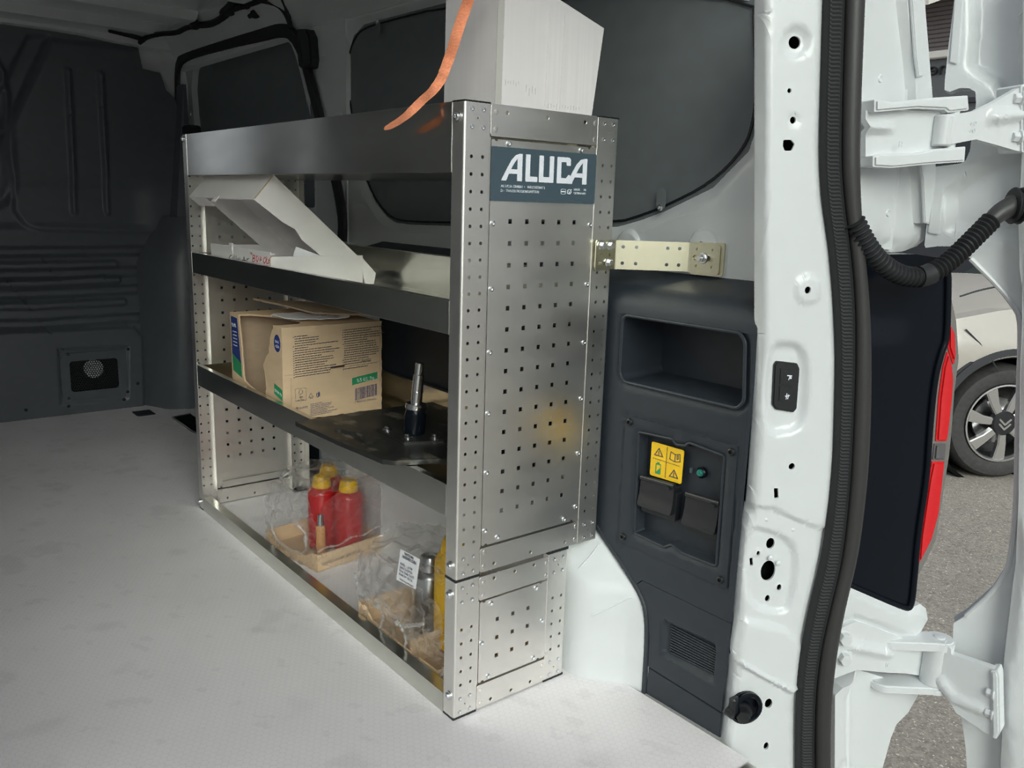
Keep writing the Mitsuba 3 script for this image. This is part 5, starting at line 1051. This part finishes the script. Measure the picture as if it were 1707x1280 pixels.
obj('top', plate(FT, top, tk, 0), 'm_brown_card', BB, False)
fl = [[(0.0337,0.8181,0.556), (0.1195,0.8847,0.556), (0.1881,0.7927,0.556), (0.1768,0.5411,0.556), (0.1536,0.5056,0.556), (0.1232,0.678,0.556), (0.0942,0.7345,0.556)], ]
FL2 = P([(.07, .93), (.075, .86), (.09, .80), (.13, .74), (.25, .68), (.25, .90), (.20, .93)])
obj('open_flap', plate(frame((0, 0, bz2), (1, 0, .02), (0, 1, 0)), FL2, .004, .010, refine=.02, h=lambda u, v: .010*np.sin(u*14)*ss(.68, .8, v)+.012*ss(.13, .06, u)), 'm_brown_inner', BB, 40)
def bag(F_pts): return F_pts
tag(obj('plastic_bag', plate(frame((0, 0, bz2+.001), (1, 0, 0), (0, 1, 0)), P(sm([(.045, .80), (.060, .75), (.085, .712), (.17, .690), (.21, .70), (.15, .76), (.10, .83)], 2)), .002, .006, refine=.008, h=lambda u, v: .010*meshkit.fbm(np.stack([u*40, v*40, 0*u], 1), 3, 5)-.003), 'm_bag', smooth=50), 'white plastic bag tucked under the torn flap of the brown carton', 'plastic bag')
def pr(polys_, m, name='print', F=FRC, lab=None): return obj(name, join(*[plate(F, g, .0004, .0004) for q in polys_ for g in polys(q)]), m, BB, False, lab)
def rows(u0, v0, widths, dv, hh, seed, shear=.034):
    r = random.Random(seed); out = []
    for i, w in enumerate(widths):
        u = u0; v = v0-dv*i
        while u < u0+w:
            k = min(r.uniform(.004, .011), u0+w-u)
            if k > .001: out.append(P([(u, v+shear*(u-.02)), (u+k, v+shear*(u+k-.02)), (u+k, v+shear*(u+k-.02)+hh), (u, v+shear*(u-.02)+hh)]))
            u += k+.0009
    return out
w1 = [.030, .055, .055, .048, .100, .03, .085, .105, .092, .062, .088, .090, .076, .068, .095, .095, .082, .080]
w2 = [.098, .068, .098, .102, .090, .058, .078, .080, .080, .085, .086, .086, .080, .060, .042, .066, .084, .058]
TXT = rows(.046, .5215, w1, .00505, .0017, 1)+rows(.046+.115, .5235, w2, .00505, .0017, 2)
pr(TXT, 'm_ink_dark')
pr([Point(.0435, .5220-.00505*i).buffer(.0011) for i in (0, 4, 6, 7, 8, 9, 10, 11, 12, 13, 14, 15, 16, 17)]+[Point(.1585, .5285-.00505*i).buffer(.0011) for i in (0, 1, 2, 3, 4, 6, 13, 14, 15, 16, 17)], 'm_ink_dark')
lab = lambda s, u, v, hh, m='m_ink_dark', w=None, F=FRC, n=.0003, b=False: obj('print', text(shifted(F, n), s, u, v, hh, depth=.0004, width=w, bold=b, rot=.03), m, BB, False)
lab('burro', .205, .4560, .0065, w=.023)
gq = P([(.1800, .4050), (.2435, .4135), (.2435, .4290), (.1800, .4210)])
pr([gq], 'm_label_green', 'green_label', lab='green printed label with white numbers')
lab('53 01 76', .192, .4110, .0075, 'm_label_white', .043, n=.0006)
r_ = random.Random(12); u = .187; bars = []
while u < .2425:
    w_ = r_.choice((.0007, .0012, .002)); bars.append(P([(u, .3695+.10*(u-.187)), (u+w_, .3695+.10*(u-.187)), (u+w_, .3965+.10*(u-.187)), (u, .3965+.10*(u-.187))])); u += w_+r_.choice((.0008, .0013))
pr(bars, 'm_ink_purple', 'barcode')
lab('7 322541 184234', .186, .3635, .0042, 'm_ink_purple', .055)
logo1 = [rnd(sbox(.045, .3840, .070, .4120), .002).difference(rnd(sbox(.0455, .3845, .0695, .4115), .0018)), ln([(.053, .398), (.054, .407), (.058, .409), (.062, .406), (.061, .400), (.057, .399), (.057, .395)], .0008), sbox(.054, .3915, .062, .3935), sbox(.0565, .388, .0595, .3895), sbox(.048, .3855, .067, .3865)]
pr(logo1, 'm_ink_dark')
pr([ln([(.076, .3895), (.086, .3895), (.081, .3985), (.076, .3895)], .0009), sbox(.0775, .3865, .085, .3875)], 'm_ink_dark')
pr([ln([(.094, .388), (.094, .396), (.098, .396), (.098, .388), (.094, .388)], .0012), P([(.098, .389), (.102, .389), (.102, .397), (.0985, .401)])], 'm_ink_purple')
pr([Point(.0485, .3690).buffer(.003).difference(Point(.0485, .3690).buffer(.0018)), Point(.0485, .3690).buffer(.0008)], 'm_ink_dark'); lab('essity', .0535, .3670, .005, 'm_ink_purple', .020)
pr(rows(.079, .3700, [.030, .050, .050, .044, .055, .040, .064, .050], .0036, .0013, 5, .05), 'm_ink_purple')
# prints on the torn side
sB = [(q[1], q[2]) for q in [(0.018,0.9347,0.5346), (0.018,0.8944,0.5382), (0.018,0.8878,0.495), (0.018,0.8881,0.4533), (0.018,0.8918,0.4134), (0.018,0.9309,0.4252)]]
pr([P([(.938, .5350), (.902, .5340), (.897, .500), (.890, .450), (.886, .432), (.912, .4400), (.938, .4480)])], 'm_label_blue', 'blue_print', FRB)
pr([P([(.938, .4480), (.912, .4400), (.886, .432), (.884, .398), (.936, .4080)])], 'm_label_green', 'green_print', FRB)
cxy = (.683, .508)
pr([affinity.scale(Point(cxy).buffer(1, quad_segs=12), .0155, .0185)], 'm_label_blue', 'blue_print', FRB, 'dark blue round print')
fA = shifted(FRB, .0004)
obj('print', join(text(fA, '3x 4', cxy[0]+.010, cxy[1]+.001, .006, depth=.0003, width=.018), text(fA, '=12x', cxy[0]+.010, cxy[1]-.009, .006, depth=.0003, width=.020)), 'm_label_white', BB, False)
pr([P([(.704, .3960), (.664, .3880), (.663, .4110), (.703, .4190)])], 'm_label_green', 'green_label', FRB)
obj('print', text(fA, '53 01 76', .701, .4020, .006, depth=.0003, width=.034, rot=-.15), 'm_label_white', BB, False)
obj('print', join(text(fA, 'tork', .934, .512, .009, depth=.0003, width=.026, bold=True), *[plate(fA, sbox(.905, z, .930, z+.002), .0003, .0003) for z in (.500, .492, .484, .476, .468)]), 'm_letter', BB, False)
# ---- third shelf: black board with a chrome post
PO = thing('swivel_plate', 'scuffed black board with a chrome post bolted upright on the third shelf', 'mounting plate')
zt = .3965
FP = frame((0, 0, zt), (1, 0, 0), (0, 1, 0))
rim = [(-.046, .462), (-.040, .30), (-.031, .168), (-.018, .150), (.06, .113), (.16, .07), (.25, .05), (.265, .25), (.26, .46), (.10, .468)]
slot_ = LineString([tuple(p[:2]) for p in [(-0.0083,0.3588,0.3965), (0.0031,0.3371,0.3965), (0.0014,0.3052,0.3965), (-0.0064,0.2739,0.3965), (0.0022,0.264,0.3965)]]).buffer(.0085)
def po_h(u, v): return .0012*meshkit.fbm(np.stack([u*14, v*14, 0*u], 1), 3, 2)
obj('board', plate(FP, P(rim).difference(slot_), .008, .0, refine=.012, h=po_h), 'm_plate_black', PO, 30)
dia = rnd(P([tuple(p[:2]) for p in [(0.0465,0.3204,0.3985), (0.0397,0.2186,0.3985), (0.1094,0.1872,0.3985), (0.1267,0.2313,0.3985), (0.1261,0.3205,0.3985), (0.0928,0.3517,0.3985)]]), .006)
obj('base_plate', plate(FP, dia, .006, .006, bev=.001), 'm_plate_black', PO, 30)
for p in [(0.0576,0.301,0.4025), (0.0611,0.2375,0.4025), (0.1009,0.2122,0.4025)]: obj('bolt', join(lathe([(.0085, 0), (.0085, .0015), (.005, .002)], (p[0], p[1], .4028), (0, 0, 1), 18), lathe([(.0058, 0), (.0058, .004), (.004, .006), (.001, .0062)], (p[0], p[1], .404), (0, 0, 1), 12)), 'm_chrome', PO)
pb = np.array((0.0868,0.2585,0.4025))
ptop = np.array((0.1258,0.3,0.5054))
ptop = pb+np.array([.010, -.002, .128]); ptp = ptop-pb; Lp = np.linalg.norm(ptp); pd = ptp/Lp
obj('socket', lathe([(.0185, 0), (.0195, .004), (.0195, .036), (.0175, .042), (.0165, .046)], pb, pd, 28), 'm_black_gloss', PO, 40)
obj('ring', lathe([(.0185, .044), (.0195, .046), (.0195, .053), (.0180, .055), (.012, .055)], pb, pd, 28), 'm_chrome', PO, 30)
obj('shaft', lathe([(.0098, .05), (.0098, .075), (.0104, .0765), (.0098, .078), (.0098, Lp-.022), (.0078, Lp-.021), (.0078, Lp-.001), (.0068, Lp), (.0001, Lp)], pb, pd, 28), 'm_chrome', PO, 30)
# ---- floor level: packs of cans in film
def tray_box(P0, e1, e2, a, b, h, name, label, m='m_brown_card', notch=None, divider=None):
    k = thing(name, label, 'cardboard tray')
    P0, e1, e2 = np.array([*P0, .0]), np.array([*e1, 0.0]), np.array([*e2, 0.0]); t = .003
    def sl(u0, u1, v0, v1, z0, z1): return tm(m3.Manifold.hull_points(np.array([P0+e1*u+e2*v+np.array([0, 0, z]) for u in (u0, u1) for v in (v0, v1) for z in (z0, z1)])))
    obj('base', sl(0, a, 0, b, .001, .004), 'm_brown_inner', k, False)
    obj('wall', sl(0, a, 0, t, .001, h), m, k, False); obj('wall', sl(0, a, b-t, b, .001, h), m, k, False)
    obj('wall', sl(a-t, a, t, b-t, .001, h), m, k, False)
    Fw = (P0+e1*t, e2, np.array([0, 0, 1.0]), -e1)
    w = P([(t, .001), (b-t, .001), (b-t, h), (b-.02, h), (b-.05, h*.62), (b*.5, h*.55), (.05, h*.62), (.02, h), (t, h)]) if notch else sbox(t, .001, b-t, h)
    obj('wall', plate(Fw, w, t, t), m, k, False)
    if divider: obj('divider', sl(0.004, a-.004, divider, divider+t, .004, h*.95), m, k, False)
    return k, P0, e1, e2
e1, e2 = np.array([.989, .149]), np.array([-.149, .989])
k1, Pt, E1, E2 = tray_box((.072, .624), e1, e2, .185, .205, .040, 'cardboard_tray', 'brown cardboard tray holding the red spray cans on the floor under the shelves', notch=True)
TF = (Pt, E1, np.array([0, 0, 1.0]), np.array([e1[1], -e1[0], 0]))
obj('print', text(shifted(TF, .0003), 'CHOICE OF VAN SERVICING', .012, .013, .0065, depth=.0003, width=.105, rot=.02), 'm_ink_dark', k1, False)
def can(pos, r, h, body, cap, label, group, name='spray_can', wood=False):
    k = thing(name, label, 'spray can', group)
    x, y, z = pos
    obj('body', lathe([(r*.93, 0), (r, .004), (r, h*.90), (r*.97, h*.935), (r*.80, h*.985), (r*.62, h), (.001, h)], pos, (0, 0, 1), 32), body, k, 40)
    obj('cap', lathe([(r*.66, h-.003), (r*.68, h+.004), (r*.60, h+.020), (r*.50, h+.026), (.001, h+.027)], pos, (0, 0, 1), 28), cap, k, 40)
    obj('rim', lathe([(r*.97, .0), (r*1.01, .002), (r*1.01, .005), (r*.97, .007)], pos, (0, 0, 1), 32), 'm_can_grey', k, 40)
    if wood: obj('print', lathe([(r*1.006, h*.08), (r*1.006, h*.42)], pos, (0, 0, 1), 32, cap=False), 'm_can_wood', k, 40)
    return k
RG = 'red cans in the front film-wrapped pack'
def red(px, lab, h=.148, r=.0325): return can((px[0], px[1], .0045), r, h, 'm_can_red', 'm_can_yellow', lab, None)
pA = Pt[:2]+e1*.090+e2*.110; pB = Pt[:2]+e1*.118+e2*.045; pC = Pt[:2]+e1*.149+e2*.165; pD = Pt[:2]+e1*.078+e2*.168
red(pA, 'red can with yellow cap behind the torn film opening, left of the nearest can')
red(pB, 'red can with yellow cap nearest the camera in the front film pack')
red(pC, 'red can at the back right corner of the film pack, partly behind the nearest can')
kk = can((Pt[0]+e1[0]*.052+e2[0]*.062, Pt[1]+e1[1]*.052+e2[1]*.062, .0045), .011, .075, 'm_can_wood', 'm_can_grey', 'slim tan tube standing beside the red cans inside the film', None, 'sealant_tube')
can((.315-.035, .735, .0045), .030, .150, 'm_can_red', 'm_can_yellow', 'red can standing behind the front film pack beside the wall', None, wood=True)
# film of pack 1
FM = thing('shrink_film', 'torn clear shrink film around the red cans', 'plastic film', )
LFm = (Pt, E2, np.array([0, 0, 1.0]), -E1)
side_o = P(sm([(.0, .0), (-.003, .06), (.004, .12), (.02, .165), (.07, .185), (.15, .178), (.195, .15), (.207, .10), (.206, .04), (.206, .0)], 2))
side_h = P(sm([(.045, .030), (.035, .060), (.045, .095), (.085, .115), (.14, .112), (.168, .085), (.178, .05), (.165, .03), (.10, .018)], 2))
bul = lambda u, v: .014*np.sin(np.clip(u/.2, 0, 1)*3.14)*ss(.03, .12, v)
obj('side_sheet', cloth(LFm, side_o.difference(side_h), .010, .0045, 60, 3, base=bul), 'm_film', FM, 50)
front_o = P(sm([(.0, .0), (-.004, .08), (.010, .155), (.06, .178), (.13, .18), (.18, .165), (.19, .10), (.186, .0)], 2))
obj('front_sheet', cloth(TF, front_o, .005, .0045, 55, 8, base=lambda u, v: .006*np.sin(np.clip(u/.18, 0, 1)*3.14)), 'm_film', FM, 50)
TP = (Pt+np.array([0, 0, .178]), E1, E2, np.array([0, 0, 1.0]))
obj('top_sheet', cloth(TP, P(sm([(.0, .02), (.06, -.002), (.18, .0), (.185, .2), (.02, .2), (-.005, .10)], 2)), .016, .007, 40, 12, base=lambda u, v: .008-.02*ss(.05, -.01, u)), 'm_film', FM, 50)
hp = sm([(.045, .030), (.035, .060), (.045, .095), (.085, .115), (.14, .112), (.168, .085), (.178, .05), (.165, .03), (.10, .018)], 2)
rp = np.array([at(LFm, u, v, bul(np.array([u]), np.array([v]))[0]+.006*(2*meshkit.fbm(np.array([[u*50, v*50, 0]]), 3, 3)[0]-1)) for u, v in hp])
wob = np.array([.6+1.2*meshkit.noise(np.array([i*.9, 0, 0]), 4) for i in range(len(rp))])
obj('gathered_edge', sweep(np.vstack([rp, rp[:1]]), circ(.0034, 7), scale=np.r_[wob, wob[:1]]), 'm_film_rope', FM, 50)
obj('gathered_edge', sweep(np.array([at(TF, u, .052+.012*u/.18+.003*math.sin(u*90), .006) for u in np.linspace(-.002, .18, 40)]), circ(.0022, 6), scale=.5+RNG.random(40)), 'm_film_rope', FM, 50)
# pack 2
k2, Pt2, F1, F2 = tray_box((.030, .045), (1, 0.0), (0.0, 1), .165, .318, .052, 'cardboard_tray', 'nearly empty brown cardboard tray in torn film on the floor behind the front post', notch=True, divider=.135)
can((.128, .190, .0045), .033, .185, 'm_can_yellow', 'm_can_yellow', 'yellow can just behind the shelving end post', None)
can((.135, .275, .0045), .033, .120, 'm_can_grey', 'm_can_grey', 'grey metal can seen through the film behind the printed label', None)
FM2 = thing('shrink_film', 'crumpled clear shrink film with a printed label over the nearly empty tray', 'plastic film')
LF2 = (Pt2, F2, np.array([0, 0, 1.0]), -F1)
so = P(sm([(.03, .03), (.03, .10), (.06, .165), (.14, .19), (.25, .185), (.305, .15), (.315, .09), (.31, .06), (.25, .075), (.235, .055), (.20, .03), (.17, .005), (.05, .005)], 2)).union(P(sm([(.20, .13), (.235, .06), (.23, .005), (.10, .005), (.11, .06), (.14, .13)], 2))).union(P(sm([(.30, .13), (.290, .08), (.312, .03), (.318, .005), (.26, .005), (.275, .05), (.27, .13)], 2)))
b2 = lambda u, v: .030*np.sin(np.clip(u/.32, 0, 1)*3.14)*ss(.05, .13, v)
SO2 = P(sm([(.018, .05), (.022, .13), (.05, .178), (.13, .192), (.25, .188), (.318, .15), (.322, .105), (.29, .085), (.24, .075), (.20, .095), (.16, .075), (.13, .06), (.07, .045)], 2))
obj('dome_sheet', cloth(LF2, SO2, .016, .0045, 55, 21, base=b2), 'm_film', FM2, 50)
ST2 = [[(.312, .10), (.300, .07), (.312, .035), (.318, .002), (.262, .002), (.280, .04), (.285, .075), (.28, .10)], [(.205, .10), (.215, .06), (.235, .03), (.225, .002), (.17, .002), (.175, .05), (.16, .09)], [(.15, .085), (.135, .05), (.15, .02), (.14, .0), (.085, .0), (.095, .04), (.10, .075)]]
for i, q in enumerate(ST2): obj('film_strand', cloth(LF2, P(sm(q, 2)), .010, .005, 60, 30+i, base=lambda u, v: .010*ss(.02, .1, v)), 'm_film', FM2, 50)
for q in ([(.322, .105), (.30, .088), (.27, .078), (.24, .075), (.215, .088)], [(.205, .10), (.215, .06), (.235, .03), (.228, .004)], [(.15, .085), (.135, .05), (.152, .02), (.14, .004)], [(.085, .004), (.07, .015), (.05, .010), (.03, .03), (.02, .05)], [(.16, .075), (.13, .085), (.10, .10), (.06, .12)]):
    pth = np.array([at(LF2, u, v, b2(np.array([u]), np.array([v]))[0]+.004) for u, v in sm(q, 3, False)]); n_ = len(pth)
    pth = pth+RNG.normal(0, .0008, pth.shape)
    obj('gathered_edge', sweep(pth, circ(.0030, 7), scale=.5+1.1*RNG.random(n_)), 'm_film_rope', FM2, 50)
obj('back_sheet', cloth((Pt2+np.array([0, .310, 0]), F1, np.array([0, 0, 1.0]), np.array([0, 1.0, 0])), P(sm([(.0, .05), (.0, .17), (.08, .19), (.165, .17), (.165, .0), (.05, .02)], 2)), .014, .008, 40, 40), 'm_film', FM2, 50)
obj('top_sheet', cloth((Pt2+np.array([0, 0, .188]), F1, F2, np.array([0, 0, 1.0])), P(sm([(-.02, .05), (.165, .03), (.165, .31), (-.02, .30)], 2)), .02, .008, 40, 44), 'm_film', FM2, 50)
lbq = np.array([(-0.004,0.154,0.2399), (-0.004,0.095,0.243), (-0.004,0.1068,0.186), (-0.004,0.1671,0.1798)])
LFR = frame((-.004, 0, 0), (0, 1, 0)); LFR = (LFR[0], LFR[1], LFR[2], np.array([-1.0, 0, 0]))
l2 = [(p[1], p[2]) for p in lbq]
lb = obj('printed_label', plate(LFR, P(l2), .0006, .0005), 'm_label_white', FM2, False, 'white printed label')
a_, b_, c_, d_ = (np.array(p) for p in l2)
hx_ = (b_-a_); vx_ = (d_-a_)
LFl = frame((-.0046, a_[0], a_[1]), (0, hx_[0], hx_[1]), (0, -vx_[0], -vx_[1])); LFl = (LFl[0], LFl[1], LFl[2], np.array([-1.0, 0, 0]))
wl, hl = np.linalg.norm(hx_), np.linalg.norm(vx_)
def ltext(s, u, v, hh, w, b=False):
    m = meshkit.text_mesh(s, hh, .0003, b); m.vertices -= np.array([m.bounds[0][0], 0, 0]); m.vertices[:, 0] *= w*wl/m.bounds[1][0]
    m.vertices[:, 0] += u*wl; m.vertices[:, 1] += -v*hl
    o = to_frame(m, LFl); return o
obj('label_print', join(ltext('TRADITIONAL', .22, .10, .0045, .5, True), ltext('HARDNER CURA', .16, .22, .0055, .72, True), ltext('800g  :  e UN', .10, .46, .0048, .62), ltext('Batch 26/09/04', .10, .57, .0048, .66), ltext('Prod. Date 18.03', .10, .68, .0048, .76), ltext('Good for  06.18', .10, .79, .0048, .70), ltext('Store in a cool dry place', .18, .93, .003, .7)), 'm_ink_dark', FM2, False)

# ================================================================ outside
GZ = -.60
struct('ground', bx(-30, 40, -30, 40, GZ-.05, GZ), 'm_asphalt', 'grey asphalt yard outside the van', False)
# ---- parked car
CAR = thing('car', 'pale beige car with black wheel arch trim parked beyond the open rear door', 'car')
# frame CA: origin at the contact point of the front wheel, u towards the tail, n towards the viewer
wr = .318; wc = (0.0, wr)
def prism(poly, n0, n1, refine=None, h=None, bev=0): return plate('CA', poly, n1-n0, n1, refine=refine, h=h, bev=bev)
archp = Point(wc).buffer(.375, quad_segs=16)
prof = P([(-.78, .20), (-.83, .36), (-.80, .60), (-.70, .76), (-.55, .84), (-.10, .93), (.35, .985), (.62, 1.02), (1.30, 1.50), (1.9, 1.54), (2.6, 1.50), (3.1, 1.12), (3.25, .8), (3.22, .35), (3.1, .20)])
lower = P([(-.78, .20), (-.83, .36), (-.80, .60), (-.70, .76), (-.55, .84), (-.10, .93), (.35, .985), (.62, 1.00), (3.15, 1.05), (3.25, .8), (3.22, .35), (3.1, .20)])
arch2 = Point(2.45, wr).buffer(.375, quad_segs=16)
def car_h(u, v): return -.30*ss(-.35, -.85, u)-.05*ss(.75, 1.0, v)-.04*ss(.45, .2, v)+.02*ss(.15, .0, np.abs(v-.72))
obj('body', prism(lower.difference(archp).difference(arch2), -1.70, .02, refine=.06, h=lambda u, v: 0*u) if False else prism(lower.difference(archp).difference(arch2), -.10, .02, refine=.035, h=car_h), 'm_car_paint', CAR, 40)
obj('hull', prism(lower.buffer(-.03).difference(archp).difference(arch2), -1.66, -.06), 'm_car_paint', CAR, False)
obj('bonnet', loft([[at('CA', u, .80+.19*ss(-.75, .5, u)+.012, -.06-.30*ss(-.35, -.85, u)-.02), at('CA', u, .80+.19*ss(-.75, .5, u)+.035, -.16), at('CA', u, .80+.19*ss(-.75, .5, u)+.055, -.45), at('CA', u, .80+.19*ss(-.75, .5, u)+.065, -.85), at('CA', u, .80+.19*ss(-.75, .5, u)+.035, -1.5), at('CA', u, .70, -1.5), at('CA', u, .70, -.12)] for u in np.linspace(-.72, .66, 14)]), 'm_car_paint', CAR, 40)
obj('cabin', loft([[at('CA', u, z, -.10-.16*ss(1.0, 1.5, z)) for u, z in ((.60, 1.0), (1.28, 1.49), (1.9, 1.53), (2.6, 1.49), (3.08, 1.05))], [at('CA', u, z, -1.6+.16*ss(1.0, 1.5, z)) for u, z in ((.60, 1.0), (1.28, 1.49), (1.9, 1.53), (2.6, 1.49), (3.08, 1.05))]]), 'm_car_paint', CAR, False)
obj('side_window', prism(P([(.88, 1.03), (1.36, 1.43), (1.95, 1.46), (1.95, 1.06)]), -.19, -.105, bev=.01), 'm_car_glass', CAR, False)
obj('windscreen', loft([[at('CA', .585, 1.02, -.16), at('CA', .60, 1.0, -.16), at('CA', .60, 1.0, -1.54), at('CA', .585, 1.02, -1.54)], [at('CA', 1.235, 1.485, -.30), at('CA', 1.26, 1.465, -.30), at('CA', 1.26, 1.465, -1.40), at('CA', 1.235, 1.485, -1.40)]]), 'm_car_glass', CAR, False)
obj('arch_trim', prism(Point(wc).buffer(.43, quad_segs=20).difference(archp.buffer(-.006)).intersection(sbox(-.5, .18, .5, 1)), -.02, .045, bev=.012), 'm_car_black', CAR, 40)
obj('sill_trim', prism(sbox(.40, .18, 2.0, .33), -.04, .04, bev=.01), 'm_car_black', CAR, False)
obj('bumper_trim', prism(P([(-.80, .20), (-.82, .34), (-.40, .36), (-.40, .18)]), -.20, -.02), 'm_car_black', CAR, False)
obj('arch_liner', prism(archp.difference(Point(wc).buffer(.355)), -.30, -.02), 'm_hole', CAR, 40); obj('arch_liner', prism(archp, -.34, -.30), 'm_hole', CAR, False)
seam = [(-0.3264,0.9992), (-0.2206,1.037), (-0.0554,1.072)]
obj('panel_gap', tube([at('CA', u, v, .014-.05*float(ss(.75, 1.0, v))-.30*float(ss(-.35, -.85, u))+.004) for u, v in sm(seam, 2, False)], .005, 5, 0), 'm_car_black', CAR, False)
seam2 = [(-0.3015,0.8309), (-0.1712,0.7141), (-0.0947,0.6076)]
obj('panel_gap', tube([at('CA', u, v, .034-.05*float(ss(.75, 1.0, v))-.30*float(ss(-.35, -.85, u))) for u, v in sm(seam2, 2, False)], .004, 5, 0), 'm_car_black', CAR, False)
hl = (-0.3772,0.9885)
obj('headlight', lathe([(.001, -.05), (.05, -.02), (.062, .0), (.05, .02), (.001, .035)], at('CA', hl[0], hl[1], -.20), FRAMES['CA'][3]-FRAMES['CA'][1]*1.0, 20), 'm_chrome', CAR, 40, 'chrome-rimmed headlight')
WN = FRAMES['CA'][3]; wb = at('CA', 0, wr, .0)
WK = obj('wheel', lathe([(.21, -.19), (.27, -.19), (.305, -.175), (.317, -.14), (.318, -.06), (.312, -.02), (.295, .005), (.265, .012), (.228, .006), (.218, -.002), (.215, -.03), (.215, -.18)], wb, WN, 56, cap=False), 'm_tyre', CAR, 40, 'black tyre')
a_, b_ = FRAMES['CA'][1], FRAMES['CA'][2]
WF = (wb, a_, b_, WN)
obj('rim', lathe([(.216, -.005), (.222, .002), (.219, .008), (.208, .004), (.200, -.02), (.196, -.12), (.05, -.125), (.001, -.125)], wb, WN, 56, cap=False), 'm_alloy_dark', WK, 40)
obj('rim_lip', lathe([(.213, .002), (.217, .009), (.208, .010), (.201, .0), (.201, -.02)], wb, WN, 56, cap=False), 'm_alloy', WK, 40)
for i in range(7):
    q = 2*math.pi*i/7+.32; R2 = lambda r, s: (r*math.cos(q)-s*math.sin(q), r*math.sin(q)+s*math.cos(q))
    sp_ = P([R2(.045, -.020), R2(.12, -.026), R2(.206, -.052), R2(.208, .018), R2(.12, .022), R2(.045, .018)])
    obj('spoke', plate(WF, rnd(sp_, .004), .03, .004, bev=.006), 'm_alloy', WK, 40)
obj('hub_cap', lathe([(.068, -.03), (.068, .004), (.060, .012), (.001, .014)], wb, WN, 32), 'm_alloy_dark', WK, 40)
chev = [ln([(-.030, .014+d), (0, -.014+d), (.030, .014+d)], .010) for d in (-.018, .008)]
obj('hub_emblem', join(*[plate(WF, g, .003, .0165) for g in chev]), 'm_alloy', WK, False, 'silver double chevron emblem')
obj('brake_disc', lathe([(.13, -.09), (.13, -.075), (.001, -.075)], wb, WN, 32), 'm_can_grey', WK, 40)
# ---- the building across the yard
struct('facade', bx(9.12, 9.6, -14, 16, GZ, 7.5), 'm_facade', 'building across the yard with a dark shutter and glazing', False)
def fq(pts): return P(pts)
B1 = [(3.948,2.51), (3.65,2.529)]
zb = np.mean([p[1] for p in B1])
y0, y1 = -3.2, 6.0
LZ = [i*.085 for i in range(40)]
for i in range(60):
    z = zb+.05+i*.046
    obj('shutter_slat', bx(9.02, 9.10, y0, y1, z, z+.043, .008), 'm_facade', 'facade', False)
obj('lintel', bx(8.97, 9.12, y0, y1, zb-.03, zb+.048, .01), 'm_facade_light', 'facade', False)
obj('glazing', bx(9.05, 9.10, y0, y1, GZ+.3, zb-.03), 'm_facade_glass', 'facade', False)
z2 = (3.823,2.027)[1]
obj('dado', bx(8.99, 9.12, y0, y1, GZ, z2-.30), 'm_facade_dark', 'facade', False)
obj('transom', bx(9.0, 9.12, y0, y1, z2-.02, z2+.03), 'm_facade_dark', 'facade', False)
LT = (3.649,2.332)
tx = text('FC', 'nei', 0, 0, .42, depth=.02, bold=True)
tx = meshkit.text_mesh('neu', .42, .02, True) if False else meshkit.text_mesh('nei', .40, .02, False)
tx.vertices[:, 0] -= tx.bounds[1][0]
Lr = (3.656,2.333); 
# the word stands mirrored: its first letter is at the right
FX = (np.array([9.04, 0, 0]), np.array([0, 1.0, 0]), np.array([0, 0, 1.0]), np.array([-1.0, 0, 0]))
wq = abs((3.656,2.333)[0]-(3.921,2.357)[0])
tx.vertices[:, 0] *= wq/(tx.bounds[1][0]-tx.bounds[0][0]); tx.vertices[:, 0] -= tx.bounds[0][0]
tx.vertices[:, 1] -= 0; hz_ = (3.667,2.414)[1]-(3.655,2.326)[1]
tx.vertices[:, 1] *= hz_/.30
tx.vertices[:, 0] += (3.656,2.333)[0]; tx.vertices[:, 1] += (3.655,2.326)[1]
obj('lettering', to_frame(tx, FX), 'm_facade_letter', 'facade', False)
aw = (3.962,3.063)
obj('awning', loft([[(8.3, y, aw[1]+.05), (8.35, y, aw[1]-.15), (9.1, y, aw[1]+.10), (9.1, y, aw[1]+.40)] for y in (aw[0]-.35, aw[0]+.35)]), 'm_facade_light', 'facade', False)
obj('awning', loft([[(8.5, y, aw[1]+.25), (8.5, y, aw[1]+.15), (9.1, y, aw[1]+.20), (9.1, y, aw[1]+.60)] for y in (aw[0]-2.5, aw[0]-.6)]), 'm_facade_light', 'facade', False)
